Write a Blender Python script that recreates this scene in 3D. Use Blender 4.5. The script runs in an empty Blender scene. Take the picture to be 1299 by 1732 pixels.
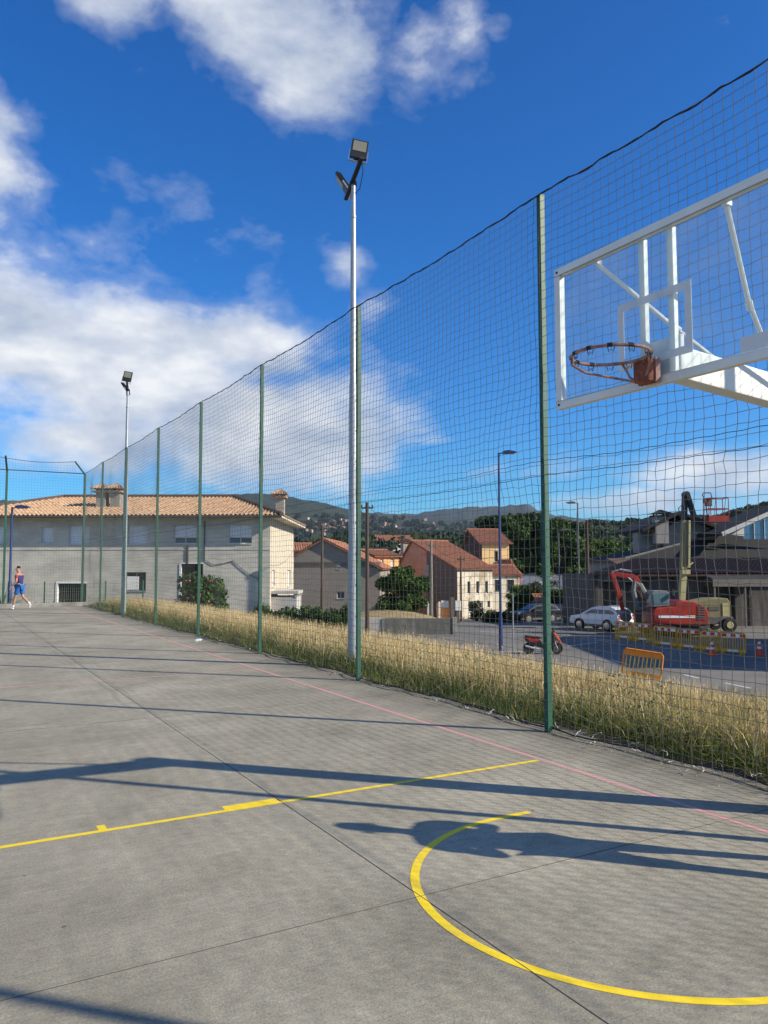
import bpy, bmesh, math, random
import numpy as np
from mathutils import Vector, Matrix
PI=math.pi; rad=math.radians
S=bpy.context.scene; COL=S.collection
random.seed(7); RNG=np.random.default_rng(11)

# ------------------------------------------------------------ camera
FPX=1327.23; PITCH=.0673; ROLL=-.0016; YAW=.5199; CH=1.7648; CX,CY=649.5,866.
FW=Vector((math.sin(YAW)*math.cos(PITCH),math.cos(YAW)*math.cos(PITCH),math.sin(PITCH)))
R0=Vector((math.cos(YAW),-math.sin(YAW),0)); U0=R0.cross(FW)
RV=math.cos(ROLL)*R0+math.sin(ROLL)*U0; UV=-math.sin(ROLL)*R0+math.cos(ROLL)*U0
cd=bpy.data.cameras.new('camera'); cam=bpy.data.objects.new('camera',cd); COL.objects.link(cam); S.camera=cam
m=Matrix((RV,UV,-FW)).transposed().to_4x4(); m.translation=Vector((0,0,CH)); cam.matrix_world=m
cd.sensor_fit='VERTICAL'; cd.sensor_height=36; cd.lens=FPX/1732*36; cd.clip_start=.05; cd.clip_end=20000
S.render.resolution_x=768; S.render.resolution_y=1024
# ------------------------------------------------------------ view, sky, sun
S.view_settings.view_transform='Standard'; S.view_settings.look='None'; S.view_settings.exposure=0.55; S.view_settings.gamma=1
SUN_EL=29.6; SUNH=Vector((.69,-.724,0)).normalized()
sd=Vector((SUNH.x*math.cos(rad(SUN_EL)),SUNH.y*math.cos(rad(SUN_EL)),math.sin(rad(SUN_EL))))
sl=bpy.data.lights.new('sun','SUN'); sl.energy=5.0; sl.angle=rad(.55); sl.color=(1,.91,.74)
so=bpy.data.objects.new('sun',sl); COL.objects.link(so); so.rotation_euler=sd.to_track_quat('Z','Y').to_euler(); so.location=(0,0,60)
Wd=bpy.data.worlds.new('World'); S.world=Wd; Wd.use_nodes=True
def ND(nt,t,**k):
    n=nt.nodes.new('ShaderNode'+t)
    for a,b in k.items():
        if a.startswith('i_'):
            key=a[2:]; key=int(key) if key.isdigit() else key.replace('_',' ')
            n.inputs[key].default_value=b
        else: setattr(n,a,b)
    return n
def MA(nt,op,a,b=None,clamp=False,c=None):
    n=nt.nodes.new('ShaderNodeMath'); n.operation=op; n.use_clamp=clamp
    for i,x in enumerate((a,b,c)):
        if x is None: continue
        if isinstance(x,(int,float)): n.inputs[i].default_value=x
        else: nt.links.new(x,n.inputs[i])
    return n.outputs[0]
def MIX(nt,f,a,b,mode='MIX'):
    n=nt.nodes.new('ShaderNodeMix'); n.data_type='RGBA'; n.blend_type=mode
    for i,x in ((0,f),(6,a),(7,b)):
        if isinstance(x,(int,float)): n.inputs[i].default_value=x
        elif isinstance(x,(tuple,list)): n.inputs[i].default_value=tuple(x)+((1,) if len(x)==3 else ())
        else: nt.links.new(x,n.inputs[i])
    return n.outputs[2]
def RAMP(nt,f,stops):
    n=nt.nodes.new('ShaderNodeValToRGB'); e=n.color_ramp.elements
    while len(e)<len(stops): e.new(.5)
    for el,(p,c) in zip(e,stops):
        el.position=p; el.color=(c,c,c,1) if isinstance(c,(int,float)) else tuple(c)+(1,)
    nt.links.new(f,n.inputs[0]); return n.outputs[0]
def sky():
    nt=Wd.node_tree; L=nt.links.new; bg=nt.nodes['Background']
    st=ND(nt,'TexSky',sky_type='NISHITA',sun_disc=False,sun_elevation=rad(SUN_EL),sun_rotation=math.atan2(SUNH.x,SUNH.y),altitude=100,air_density=1.0,dust_density=.15,ozone_density=3.0)
    tc=ND(nt,'TexCoord'); sp=ND(nt,'SeparateXYZ'); L(tc.outputs['Generated'],sp.inputs[0])
    az=MA(nt,'ARCTAN2',sp.outputs[0],sp.outputs[1]); el=MA(nt,'ARCSINE',sp.outputs[2])
    # clouds live on the sky dome: each one an azimuth, an elevation and an extent (degrees), world axes
    blobs=SKYBLOBS; tot=None
    for (a,e,ra,re,w) in blobs:
        x=MA(nt,'DIVIDE',MA(nt,'SUBTRACT',az,rad(a)),rad(ra)); y=MA(nt,'DIVIDE',MA(nt,'SUBTRACT',el,rad(e)),rad(re))
        r=MA(nt,'ADD',MA(nt,'MULTIPLY',x,x),MA(nt,'MULTIPLY',y,y))
        g=MA(nt,'MULTIPLY',MA(nt,'EXPONENT',MA(nt,'MULTIPLY',r,-1.0)),w)
        tot=g if tot is None else MA(nt,'MAXIMUM',tot,g)
    mp=ND(nt,'Mapping'); mp.inputs['Scale'].default_value=(1,1,1.6); L(tc.outputs['Generated'],mp.inputs[0])
    n1=ND(nt,'TexNoise',i_Scale=7.0,i_Detail=10.,i_Roughness=.58,i_Distortion=.12); L(mp.outputs[0],n1.inputs[0])
    n2=ND(nt,'TexNoise',i_Scale=2.7,i_Detail=4.,i_Roughness=.5); L(mp.outputs[0],n2.inputs[0])
    d=MA(nt,'ADD',tot,MA(nt,'MULTIPLY',MA(nt,'SUBTRACT',n1.outputs[0],.5),1.55))
    d=MA(nt,'ADD',d,MA(nt,'MULTIPLY',MA(nt,'SUBTRACT',n2.outputs[0],.5),.5))
    dens=RAMP(nt,d,[(.22,0),(.38,.20),(.55,.66),(.80,.97)])
    mp2=ND(nt,'Mapping'); mp2.inputs['Location'].default_value=(.03,-.02,.05); mp2.inputs['Scale'].default_value=(1,1,2.2); L(tc.outputs['Generated'],mp2.inputs[0])
    n3=ND(nt,'TexNoise',i_Scale=9.0,i_Detail=6.,i_Roughness=.55); L(mp2.outputs[0],n3.inputs[0])
    cc=RAMP(nt,n3.outputs[0],[(.32,(.46,.54,.68)),(.5,(.70,.75,.84)),(.66,(.98,.99,1.0))])
    hs=ND(nt,'HueSaturation',i_Saturation=SKY_SAT,i_Value=SKY_VAL); L(st.outputs[0],hs.inputs['Color'])
    tint=MIX(nt,1.0,hs.outputs[0],SKY_TINT,'MULTIPLY')
    cs=MIX(nt,1.0,cc,(CLOUD,)*3,'MULTIPLY')
    out=MIX(nt,dens,tint,cs); L(out,bg.inputs['Color']); bg.inputs['Strength'].default_value=.1
SKY_SAT=1.27; SKY_VAL=.93; SKY_TINT=(.30,.80,1.20); CLOUD=6.8
def azel(px,py):
    d=FW+RV*((px-CX)/FPX)-UV*((py-CY)/FPX); d.normalize()
    return math.degrees(math.atan2(d.x,d.y)),math.degrees(math.asin(d.z))
def blob(px,py,wx,wy,w=1.): a,e=azel(px,py); return (a,e,wx/22.,wy/23.,w)
SKYBLOBS=[blob(430,35,200,90,.78),blob(530,110,105,90,.80),blob(770,110,115,75,.64),blob(220,10,140,60,.60),blob(-25,250,80,85,.74),
  blob(20,575,190,105,1.15),blob(200,620,260,110,1.2),blob(400,590,150,80,1.0),blob(430,720,260,110,1.05),blob(120,740,240,60,.75),
  blob(590,450,55,48,.54),blob(640,520,60,45,.50),blob(330,330,40,40,.26),blob(1230,800,150,50,.75),blob(1080,850,220,35,.62),blob(880,800,130,30,.5),blob(730,745,60,14,.5),blob(700,925,1100,80,.40),blob(850,60,60,50,.5),
  (-60,24,34,12,.85),(-120,30,30,14,.8),(110,26,26,12,.75),(-170,32,34,14,.8)]  # this row: clouds outside the view, added for neutral fill light
sky()

# ------------------------------------------------------------ helpers
def V3(*a): return Vector(a)
def W(px,py,v):                       # world point seen at a photo position, v metres ahead
    d=FW+RV*((px-CX)/FPX)-UV*((py-CY)/FPX); hf=d.x*math.sin(YAW)+d.y*math.cos(YAW)
    return Vector((0,0,CH))+d*(v/hf)
def G(px,py,z=0.):
    d=FW+RV*((px-CX)/FPX)-UV*((py-CY)/FPX); return Vector((0,0,CH))+d*((z-CH)/d.z)
FH=Vector((math.sin(YAW),math.cos(YAW),0))
def Cw(u,v,z=0): return R0*u+FH*v+Vector((0,0,z))
def uv_of(x,y): return x*R0.x+y*R0.y, x*FH.x+y*FH.y
def ZY(py,v): return W(CX,py,v).z
def UX(px,v): return (px-CX)/FPX*v
class MB:
    def __init__(s): s.v=[]; s.f=[]; s.M=None; s.mi=[]
    def add(s,vs,fs,mi=0):
        b=len(s.v)
        if s.M is not None: vs=[s.M@Vector(p) for p in vs]
        s.v+= [tuple(p) for p in vs]; s.f+=[tuple(b+i for i in f) for f in fs]; s.mi+=[mi]*len(fs)
    def box(s,x0,x1,y0,y1,z0,z1,mi=0):
        s.add([(x0,y0,z0),(x1,y0,z0),(x1,y1,z0),(x0,y1,z0),(x0,y0,z1),(x1,y0,z1),(x1,y1,z1),(x0,y1,z1)],
              [(0,3,2,1),(4,5,6,7),(0,1,5,4),(1,2,6,5),(2,3,7,6),(3,0,4,7)],mi)
    def cb(s,c,sx,sy,sz,mi=0): s.box(c[0]-sx/2,c[0]+sx/2,c[1]-sy/2,c[1]+sy/2,c[2]-sz/2,c[2]+sz/2,mi)
    def tube(s,pts,r,n=8,cap=True,closed=False,mi=0):
        P=[Vector(p) for p in pts]; k=len(P); R=r if isinstance(r,(list,tuple)) else [r]*k
        vs=[]; fs=[]; prev=None
        for i in range(k):
            if closed: t=P[(i+1)%k]-P[i-1]
            else: t=P[min(i+1,k-1)]-P[max(i-1,0)]
            t.normalize()
            if prev is None: a=Vector((0,0,1)) if abs(t.z)<.9 else Vector((1,0,0)); x=t.cross(a).normalized()
            else: x=(prev-t*prev.dot(t)).normalized()
            prev=x; y=t.cross(x)
            for j in range(n):
                an=2*PI*(j+.5)/n; vs.append(P[i]+(x*math.cos(an)+y*math.sin(an))*R[i])
        for i in range(k if closed else k-1):
            for j in range(n):
                a=i*n+j; b=i*n+(j+1)%n; c=((i+1)%k)*n+(j+1)%n; d=((i+1)%k)*n+j; fs.append((a,b,c,d))
        if cap and not closed: fs.append(tuple(range(n))[::-1]); fs.append(tuple((k-1)*n+j for j in range(n)))
        s.add(vs,fs,mi)
    def beam(s,a,b,w,h,up=(0,0,1),mi=0,w2=None,h2=None):
        a=Vector(a); b=Vector(b); t=(b-a).normalized(); x=t.cross(Vector(up))
        if x.length<1e-4: x=t.cross(Vector((0,1,0)))
        x.normalize(); y=x.cross(t); w2=w2 or w; h2=h2 or h; vs=[]
        for p,ww,hh in ((a,w,h),(b,w2,h2)):
            for sx,sy in ((-1,-1),(1,-1),(1,1),(-1,1)): vs.append(p+x*sx*ww/2+y*sy*hh/2)
        s.add(vs,[(0,3,2,1),(4,5,6,7),(0,1,5,4),(1,2,6,5),(2,3,7,6),(3,0,4,7)],mi)
    def lathe(s,prof,c=(0,0,0),ax='z',n=20,mi=0):
        vs=[]; fs=[]
        for r,h in prof:
            for j in range(n):
                a=2*PI*j/n; p=(r*math.cos(a),r*math.sin(a),h)
                if ax=='x': p=(p[2],p[0],p[1])
                if ax=='y': p=(p[1],p[2],p[0])
                vs.append((p[0]+c[0],p[1]+c[1],p[2]+c[2]))
        for i in range(len(prof)-1):
            for j in range(n): fs.append((i*n+j,i*n+(j+1)%n,(i+1)*n+(j+1)%n,(i+1)*n+j))
        s.add(vs,fs,mi)
    def prism(s,poly,y0,y1,mi=0):      # poly in x,z ; extruded along y
        n=len(poly); vs=[(x,y0,z) for x,z in poly]+[(x,y1,z) for x,z in poly]
        s.add(vs,[tuple(range(n)),tuple(range(2*n-1,n-1,-1))]+[(i,(i+1)%n+0,(i+1)%n+n,i+n)[::-1] for i in range(n)],mi)
    def prism_z(s,poly,z0,z1,mi=0):
        n=len(poly); vs=[(x,y,z0) for x,y in poly]+[(x,y,z1) for x,y in poly]
        s.add(vs,[tuple(range(n))[::-1],tuple(range(n,2*n))]+[(i,(i+1)%n,(i+1)%n+n,i+n) for i in range(n)],mi)
    def build(s,name,mat,parent=None,smooth=False,bevel=0,fixn=True):
        me=bpy.data.meshes.new(name); me.from_pydata(s.v,[],s.f); me.update()
        if isinstance(mat,(list,tuple)):
            for q in mat: me.materials.append(q)
            me.polygons.foreach_set('material_index',s.mi)
        else: me.materials.append(mat)
        if fixn or bevel:
            bm=bmesh.new(); bm.from_mesh(me)
            if bevel:
                bmesh.ops.remove_doubles(bm,verts=bm.verts,dist=1e-5)
                ed=[e for e in bm.edges if len(e.link_faces)==2 and e.calc_face_angle(0)>.5]
                bmesh.ops.bevel(bm,geom=ed,offset=bevel,segments=2,affect='EDGES',profile=.6)
            bmesh.ops.recalc_face_normals(bm,faces=bm.faces); bm.to_mesh(me); bm.free()
        if smooth:
            me.polygons.foreach_set('use_smooth',[True]*len(me.polygons)); 
            try: me.set_sharp_from_angle(angle=rad(smooth if smooth is not True else 40))
            except Exception: pass
        o=bpy.data.objects.new(name,me); COL.objects.link(o); o.parent=parent; return o
def tag(o,label,cat,group=None):
    o['label']=label; o['category']=cat
    if group: o['group']=group
    return o
def E(name,label,cat,loc,rz=0,group=None):
    o=bpy.data.objects.new(name,None); o.empty_display_size=.2; COL.objects.link(o); o.location=loc; o.rotation_euler=(0,0,rz)
    return tag(o,label,cat,group)
def EC(name,label,cat,u,v,z,rot=0,group=None): return E(name,label,cat,Cw(u,v,z),-YAW+rad(rot),group)
def struct(o,kind='structure'): o['kind']=kind; return o
def copy_tree(o,parent=None):
    c=o.copy(); COL.objects.link(c); c.parent=parent
    for ch in o.children: copy_tree(ch,c)
    return c
def nmesh(name,verts,faces_n,mat,parent=None,tint=None,smooth=False):  # faces_n: (N,k) array
    me=bpy.data.meshes.new(name); N,k=faces_n.shape
    me.vertices.add(len(verts)); me.vertices.foreach_set('co',np.asarray(verts,np.float32).ravel())
    me.loops.add(N*k); me.loops.foreach_set('vertex_index',faces_n.astype(np.int32).ravel())
    me.polygons.add(N); me.polygons.foreach_set('loop_start',np.arange(0,N*k,k,dtype=np.int32))
    if tint is not None:
        at=me.attributes.new('tint','FLOAT','POINT'); at.data.foreach_set('value',np.asarray(tint,np.float32))
    me.materials.append(mat); me.update(calc_edges=True)
    if smooth: me.polygons.foreach_set('use_smooth',[True]*N)
    o=bpy.data.objects.new(name,me); COL.objects.link(o); o.parent=parent; return o
# ------------------------------------------------------------ materials
MT={}
def mat(name,col,rough=.75,metal=0.,var=.12,scale=3.,bump=0.,bscale=25.,col2=None,c2=(.5,.62),spec=.4,stretch=None,coord='Object'):
    if name in MT: return MT[name]
    m=bpy.data.materials.new(name); m.use_nodes=True; nt=m.node_tree; L=nt.links.new; b=nt.nodes['Principled BSDF']
    b.inputs['Roughness'].default_value=rough; b.inputs['Metallic'].default_value=metal; b.inputs['Specular IOR Level'].default_value=spec
    tc=ND(nt,'TexCoord'); src=tc.outputs[coord]
    if stretch: mp=ND(nt,'Mapping'); mp.inputs['Scale'].default_value=stretch; L(src,mp.inputs[0]); src=mp.outputs[0]
    n=ND(nt,'TexNoise',i_Scale=scale,i_Detail=7.,i_Roughness=.62); L(src,n.inputs[0])
    lo=tuple(c*(1-var) for c in col); hi=tuple(min(1,c*(1+var)) for c in col)
    c=RAMP(nt,n.outputs[0],[(.32,lo),(.68,hi)])
    if col2:
        n2=ND(nt,'TexNoise',i_Scale=scale*.37,i_Detail=8.,i_Roughness=.68); L(src,n2.inputs[0])
        c=MIX(nt,RAMP(nt,n2.outputs[0],[(c2[0],0.),(c2[1],1.)]),c,col2)
    L(c,b.inputs['Base Color'])
    if bump:
        n3=ND(nt,'TexNoise',i_Scale=bscale,i_Detail=6.,i_Roughness=.7); L(src,n3.inputs[0])
        bp=ND(nt,'Bump',i_Strength=1.,i_Distance=bump); L(n3.outputs[0],bp.inputs['Height']); L(bp.outputs[0],b.inputs['Normal'])
    MT[name]=m; return m
def tintmat(name,stops,rough=.7,trans=.25):
    m=bpy.data.materials.new(name); m.use_nodes=True; nt=m.node_tree; L=nt.links.new; b=nt.nodes['Principled BSDF']
    a=ND(nt,'Attribute',attribute_name='tint'); c=RAMP(nt,a.outputs['Fac'],stops); L(c,b.inputs['Base Color']); b.inputs['Roughness'].default_value=rough
    b.inputs['Specular IOR Level'].default_value=.25
    t=ND(nt,'BsdfTranslucent'); L(c,t.inputs[0]); mx=ND(nt,'MixShader'); mx.inputs[0].default_value=trans
    L(b.outputs[0],mx.inputs[1]); L(t.outputs[0],mx.inputs[2]); L(mx.outputs[0],nt.nodes['Material Output'].inputs[0]); return m
def glassmat(name,col=(.9,.95,.97),haze=.12,rough=.04):
    m=bpy.data.materials.new(name); m.use_nodes=True; nt=m.node_tree; L=nt.links.new
    tr=ND(nt,'BsdfTransparent'); tr.inputs[0].default_value=(*col,1); gl=ND(nt,'BsdfGlossy'); gl.inputs['Roughness'].default_value=rough
    df=ND(nt,'BsdfDiffuse'); df.inputs[0].default_value=(.75,.78,.82,1)
    fr=ND(nt,'LayerWeight'); fr.inputs[0].default_value=.12
    tc=ND(nt,'TexCoord'); n=ND(nt,'TexNoise',i_Scale=4.,i_Detail=6.); L(tc.outputs['Object'],n.inputs[0])
    h=RAMP(nt,n.outputs[0],[(.35,haze*.5),(.7,haze*1.4)])
    a=ND(nt,'MixShader'); L(MA(nt,'MULTIPLY',fr.outputs['Facing'],.25),a.inputs[0]); L(tr.outputs[0],a.inputs[1]); L(gl.outputs[0],a.inputs[2])
    c=ND(nt,'MixShader'); L(h,c.inputs[0]); L(a.outputs[0],c.inputs[1]); L(df.outputs[0],c.inputs[2])
    L(c.outputs[0],nt.nodes['Material Output'].inputs[0]); return m
def concrete_court():
    m=bpy.data.materials.new('court_concrete'); m.use_nodes=True; nt=m.node_tree; L=nt.links.new; b=nt.nodes['Principled BSDF']
    tc=ND(nt,'TexCoord'); o=tc.outputs['Object']
    def N(s,d=6.,r=.6,src=o):
        n=ND(nt,'TexNoise',i_Scale=s,i_Detail=d,i_Roughness=r); L(src,n.inputs[0]); return n.outputs[0]
    base=RAMP(nt,N(1.1,8,.62),[(.3,(.265,.240,.178)),(.5,(.342,.310,.233)),(.72,(.43,.39,.298))])
    fine=RAMP(nt,N(75,5,.8),[(.3,.60),(.5,1.),(.7,1.34)])
    c=MIX(nt,1.,base,fine,'MULTIPLY')
    mid=RAMP(nt,N(9,7,.72),[(.32,.84),(.5,1.),(.68,1.13)]); c=MIX(nt,1.,c,mid,'MULTIPLY')
    # worn paler / darker big patches
    big=RAMP(nt,N(.33,5,.55),[(.40,1.),(.60,.72)]); c=MIX(nt,.6,c,big,'MULTIPLY')
    # brush marks left by the float, running along the slab
    mp=ND(nt,'Mapping'); mp.inputs['Scale'].default_value=(2.,26.,1.); mp.inputs['Rotation'].default_value=(0,0,.35); L(o,mp.inputs[0])
    br=RAMP(nt,N(1.6,5,.6,mp.outputs[0]),[(.35,.93),(.65,1.06)]); c=MIX(nt,1.,c,br,'MULTIPLY')
    # black specks and small spots
    # old stains, tyre and shoe scuffs with shapes of their own
    c=MIX(nt,RAMP(nt,N(.55,9,.66),[(.56,0.),(.66,.34)]),c,(.14,.13,.11)); mp3=ND(nt,'Mapping'); mp3.inputs['Scale'].default_value=(7.,.8,1.); mp3.inputs['Rotation'].default_value=(0,0,-.9); L(o,mp3.inputs[0])
    c=MIX(nt,RAMP(nt,N(1.3,7,.7,mp3.outputs[0]),[(.66,0.),(.74,.35)]),c,(.50,.48,.43))
    wv=ND(nt,'TexVoronoi',i_Scale=.45,feature='DISTANCE_TO_EDGE'); n9=ND(nt,'TexNoise',i_Scale=1.5,i_Detail=6.); L(o,n9.inputs[0]); L(MIX(nt,.25,o,n9.outputs['Color']),wv.inputs[0])
    c=MIX(nt,RAMP(nt,MA(nt,'ADD',wv.outputs['Distance'],MA(nt,'MULTIPLY',MA(nt,'SUBTRACT',N(.7,3),.47),.06,True)),[(.0,.16),(.003,0.)]),c,(.12,.115,.10))
    vo=ND(nt,'TexVoronoi',i_Scale=2.2); L(o,vo.inputs[0])
    c=MIX(nt,RAMP(nt,vo.outputs['Distance'],[(.022,.75),(.035,0.)]),c,(.08,.075,.07))
    # grime band along the fence
    sp=ND(nt,'SeparateXYZ'); L(o,sp.inputs[0])
    gx=MA(nt,'ADD',sp.outputs[0],MA(nt,'MULTIPLY',MA(nt,'SUBTRACT',N(2.3,8,.7),.5),1.6))
    c=MIX(nt,RAMP(nt,MA(nt,'DIVIDE',MA(nt,'SUBTRACT',gx,4.9),.9,True),[(0.,0.),(1.,.62)]),c,(.085,.08,.068))
    L(c,b.inputs['Base Color']); b.inputs['Roughness'].default_value=.86; b.inputs['Specular IOR Level'].default_value=.3
    bp=ND(nt,'Bump',i_Strength=.7,i_Distance=.004); L(N(95,4,.75),bp.inputs['Height']); L(bp.outputs[0],b.inputs['Normal']); return m
def paint(name,col,wear=.5):
    m=bpy.data.materials.new(name); m.use_nodes=True; nt=m.node_tree; L=nt.links.new; b=nt.nodes['Principled BSDF']
    tc=ND(nt,'TexCoord'); n=ND(nt,'TexNoise',i_Scale=70.,i_Detail=5.,i_Roughness=.75); L(tc.outputs['Object'],n.inputs[0])
    n2=ND(nt,'TexNoise',i_Scale=3.,i_Detail=6.,i_Roughness=.6); L(tc.outputs['Object'],n2.inputs[0])
    f=RAMP(nt,MA(nt,'ADD',MA(nt,'MULTIPLY',n.outputs[0],.6),MA(nt,'MULTIPLY',n2.outputs[0],.4)),[(wear-.1,0.),(wear+.06,1.)])
    c=MIX(nt,f,col,tuple(x*.6+.1 for x in col)); L(c,b.inputs['Base Color']); b.inputs['Roughness'].default_value=.6
    bp=ND(nt,'Bump',i_Strength=.6,i_Distance=.002); L(n.outputs[0],bp.inputs['Height']); L(bp.outputs[0],b.inputs['Normal']); return m
CONC=mat('old_concrete',(.27,.26,.24),.9,var=.3,scale=1.5,bump=.01,col2=(.12,.115,.10),c2=(.5,.7))
GREEN=mat('green_paint',(.008,.075,.043),.55,var=.18,scale=6.,spec=.5,col2=(.015,.085,.055))
GALV=mat('galvanised',(.36,.38,.40),.45,.5,var=.16,scale=14.)
BLACKP=mat('black_metal',(.014,.014,.016),.45,var=.2)
BLUEP=mat('blue_lamp_paint',(.015,.035,.13),.4,var=.15)
WHITEP=mat('white_paint',(.74,.73,.69),.5,var=.07,scale=5.,col2=(.52,.46,.38),c2=(.62,.8))
RUST=mat('rusty_paint',(.27,.08,.045),.8,var=.4,scale=22.,col2=(.10,.045,.03),c2=(.45,.6),bump=.003,bscale=60.)
PINKR=mat('worn_rim',(.36,.19,.155),.7,var=.3,scale=30.,col2=(.20,.08,.05),c2=(.5,.64))
NETM=mat('net_twine',(.13,.13,.115),.8,var=.2)
ROPE=mat('black_rope',(.025,.025,.027),.8)
DARK=mat('dark_inside',(.012,.012,.013),.9)
GLASS=mat('window_glass',(.03,.04,.05),.12,var=.3,spec=.8)
SHUT=mat('roller_shutter',(.80,.81,.82),.6,var=.06,stretch=(1,1,1))
WOODP=mat('pole_wood',(.085,.06,.045),.9,var=.3,scale=2.,stretch=(8,8,.6))
CONCP=mat('pole_concrete',(.20,.185,.165),.9,var=.15)
RUBBER=mat('rubber',(.015,.015,.015),.85)
TERR=mat('roof_tile_red',(.35,.15,.085),.9,var=.35,scale=9.,col2=(.15,.07,.05),c2=(.48,.66))
TERRM=mat('roof_tile_pale',(.43,.285,.175),.9,var=.42,scale=7.,col2=(.28,.12,.07),c2=(.54,.62))
TERRB=mat('roof_tile_brown',(.10,.06,.045),.95,var=.35,scale=9.)
SLATE=mat('roof_slate',(.020,.0195,.020),.85,var=.25,scale=4.,bump=.01)

# ------------------------------------------------------------ ground
def sm(t): t=max(0.,min(1.,t)); return t*t*(3-2*t)
def road_z(v): return -2.4-1.9*sm((v-50)/42.)
def T(x,y):
    u,v=uv_of(x,y); a=sm((x-8.0)/4.8); rz=road_z(v)-.12
    side=-1.5*sm((y-37.2)/2.5)-.5*sm((y-42)/30)
    top=-.03+side
    z=top*(1-a)+min(top,rz)*a if y>37 else top*(1-a)+rz*a
    if v>110: z=z*(1-sm((v-110)/200))+(-8)*sm((v-110)/200)
    return z
def axis(lo,hi,near0,near1,step,g):
    xs=list(np.arange(near0,near1+1e-6,step)); s=step; x=near1
    while x<hi: s*=g; x+=s; xs.append(min(x,hi))
    s=step; x=near0; pre=[]
    while x>lo: s*=g; x-=s; pre.append(max(x,lo))
    return pre[::-1]+xs
xs=axis(-6000,6000,5.0,14.6,.4,1.25); ys=axis(-6000,6000,-14,52,1.5,1.22)
DIRT=mat('dry_ground',(.22,.17,.10),.95,var=.3,scale=2.,col2=(.10,.11,.045),c2=(.48,.6),bump=.02,bscale=8.)
b=MB(); b.add([(x,y,T(x,y)+(.05*math.sin(x*3.1+y*1.3)*math.cos(y*2.2) if 6.3<x<13 and y<37 else 0)) for y in ys for x in xs],
  [(j*len(xs)+i,j*len(xs)+i+1,(j+1)*len(xs)+i+1,(j+1)*len(xs)+i) for j in range(len(ys)-1) for i in range(len(xs)-1)])
struct(b.build('ground',DIRT,fixn=False,smooth=60))
b=MB(); b.box(-30,5.86,-14,36.2,-.6,0.); struct(b.build('court_floor',concrete_court()))
# joints sawn in the slab (real thin dark grooves filled with dirt)
JM=mat('joint_dirt',(.11,.10,.085),.95)
b=MB()
for jx in (2.31,-3.4,-9.1): b.box(jx-.0025,jx+.0025,-13.9,36.1,-.01,.0024)
for jy in (3.65,9.35,15.05,20.75,26.45,32.15,-2.05,-7.75): b.box(-29,5.85,jy-.0022,jy+.0022,-.01,.0022)
struct(b.build('court_joints',JM))
YEL=paint('yellow_paint',(.92,.66,.01),.61); PNK=paint('pink_paint',(.66,.31,.28),.56); WLN=paint('pale_line_paint',(.50,.37,.34),.50)
def sheet(b,x0,x1,y0,y1,z): b.add([(x0,y0,z),(x1,y0,z),(x1,y1,z),(x0,y1,z)],[(0,1,2,3)])
b=MB(); z=.0012
sheet(b,4.815,4.865,-13,35.3,z); sheet(b,-20,4.815,12.72,12.77,z)
struct(b.build('pink_sideline',PNK))
b=MB(); sheet(b,-20,4.8,35.25,35.3,z)
for i in range(24):
    a0=PI+PI*.5*i/24*1.; a1=PI+PI*.5*(i+1)/24
    c=(0.8,35.25); r0,r1=3.0,3.05
    b.add([(c[0]+r*math.cos(-a),c[1]-abs(r*math.sin(a)),z) for a,r in ((a0,r0),(a1,r0),(a1,r1),(a0,r1))],[(0,1,2,3)])
struct(b.build('faded_court_lines',WLN))
b=MB(); z=.0017
sheet(b,-.96,4.80,5.555,5.605,z); sheet(b,-.96,4.80,1.2,1.25,z); sheet(b,-1.01,-.96,1.2,5.605,z)
for s_,y_ in ((1,5.605),(-1,1.2)):
    for x0,x1,h_ in ((1.88,2.30,.085),(1.01,1.065,.10),(.16,.21,.10),(-.69,-.64,.10)):
        sheet(b,x0,x1,min(y_,y_+s_*h_),max(y_,y_+s_*h_),z)
cx_,cy_,ro,ri=3.47,3.235,1.26,1.208
N_=72
for i in range(N_):
    a0=rad(88)+rad(184)*i/N_; a1=rad(88)+rad(184)*(i+1)/N_
    b.add([(cx_+r*math.cos(a),cy_+r*math.sin(a),z) for a,r in ((a0,ri),(a1,ri),(a1,ro),(a0,ro))],[(0,1,2,3)])
sheet(b,3.51,3.75,cy_+ri,cy_+ro,z)
struct(b.build('yellow_basketball_lines',YEL))
# kerb at the far end of the court and along the fence
b=MB(); b.box(-30,7.6,36.25,36.55,-.6,.17); struct(b.build('end_kerb',CONC,bevel=.02))
b=MB(); b.box(5.87,5.93,-14,36.2,-.5,-.012); struct(b.build('slab_edge',CONC))
# road
ASPH=mat('asphalt',(.128,.120,.106),.9,var=.22,scale=.8,col2=(.17,.16,.142),c2=(.45,.62),bump=.006,bscale=60.)
b=MB(); us=list(np.arange(-14,90,2.)); vs=list(np.arange(8,118,2.)); n=len(us); idx={}
for j,v in enumerate(vs):
    for i,u in enumerate(us):
        p=Cw(u,v,road_z(v)); idx[i,j]=len(b.v); b.v.append(tuple(p))
for j in range(len(vs)-1):
    for i in range(n-1):
        c=Cw(us[i]+1,vs[j]+1)
        if c.x>13.6: b.f.append((idx[i,j],idx[i+1,j],idx[i+1,j+1],idx[i,j+1])); b.mi.append(0)
struct(b.build('road',ASPH,fixn=False))
RL=paint('road_line_paint',(.62,.62,.60),.55)
b=MB()
def rline(p0,p1,w=.12,z0=None):
    a=G(*p0,-2.395); c=G(*p1,-2.395); t=(c-a).normalized(); nn=Vector((-t.y,t.x,0))*w/2
    for q in (a,c): q.z=-2.395
    b.add([a-nn,c-nn,c+nn,a+nn],[(0,1,2,3)])
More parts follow.
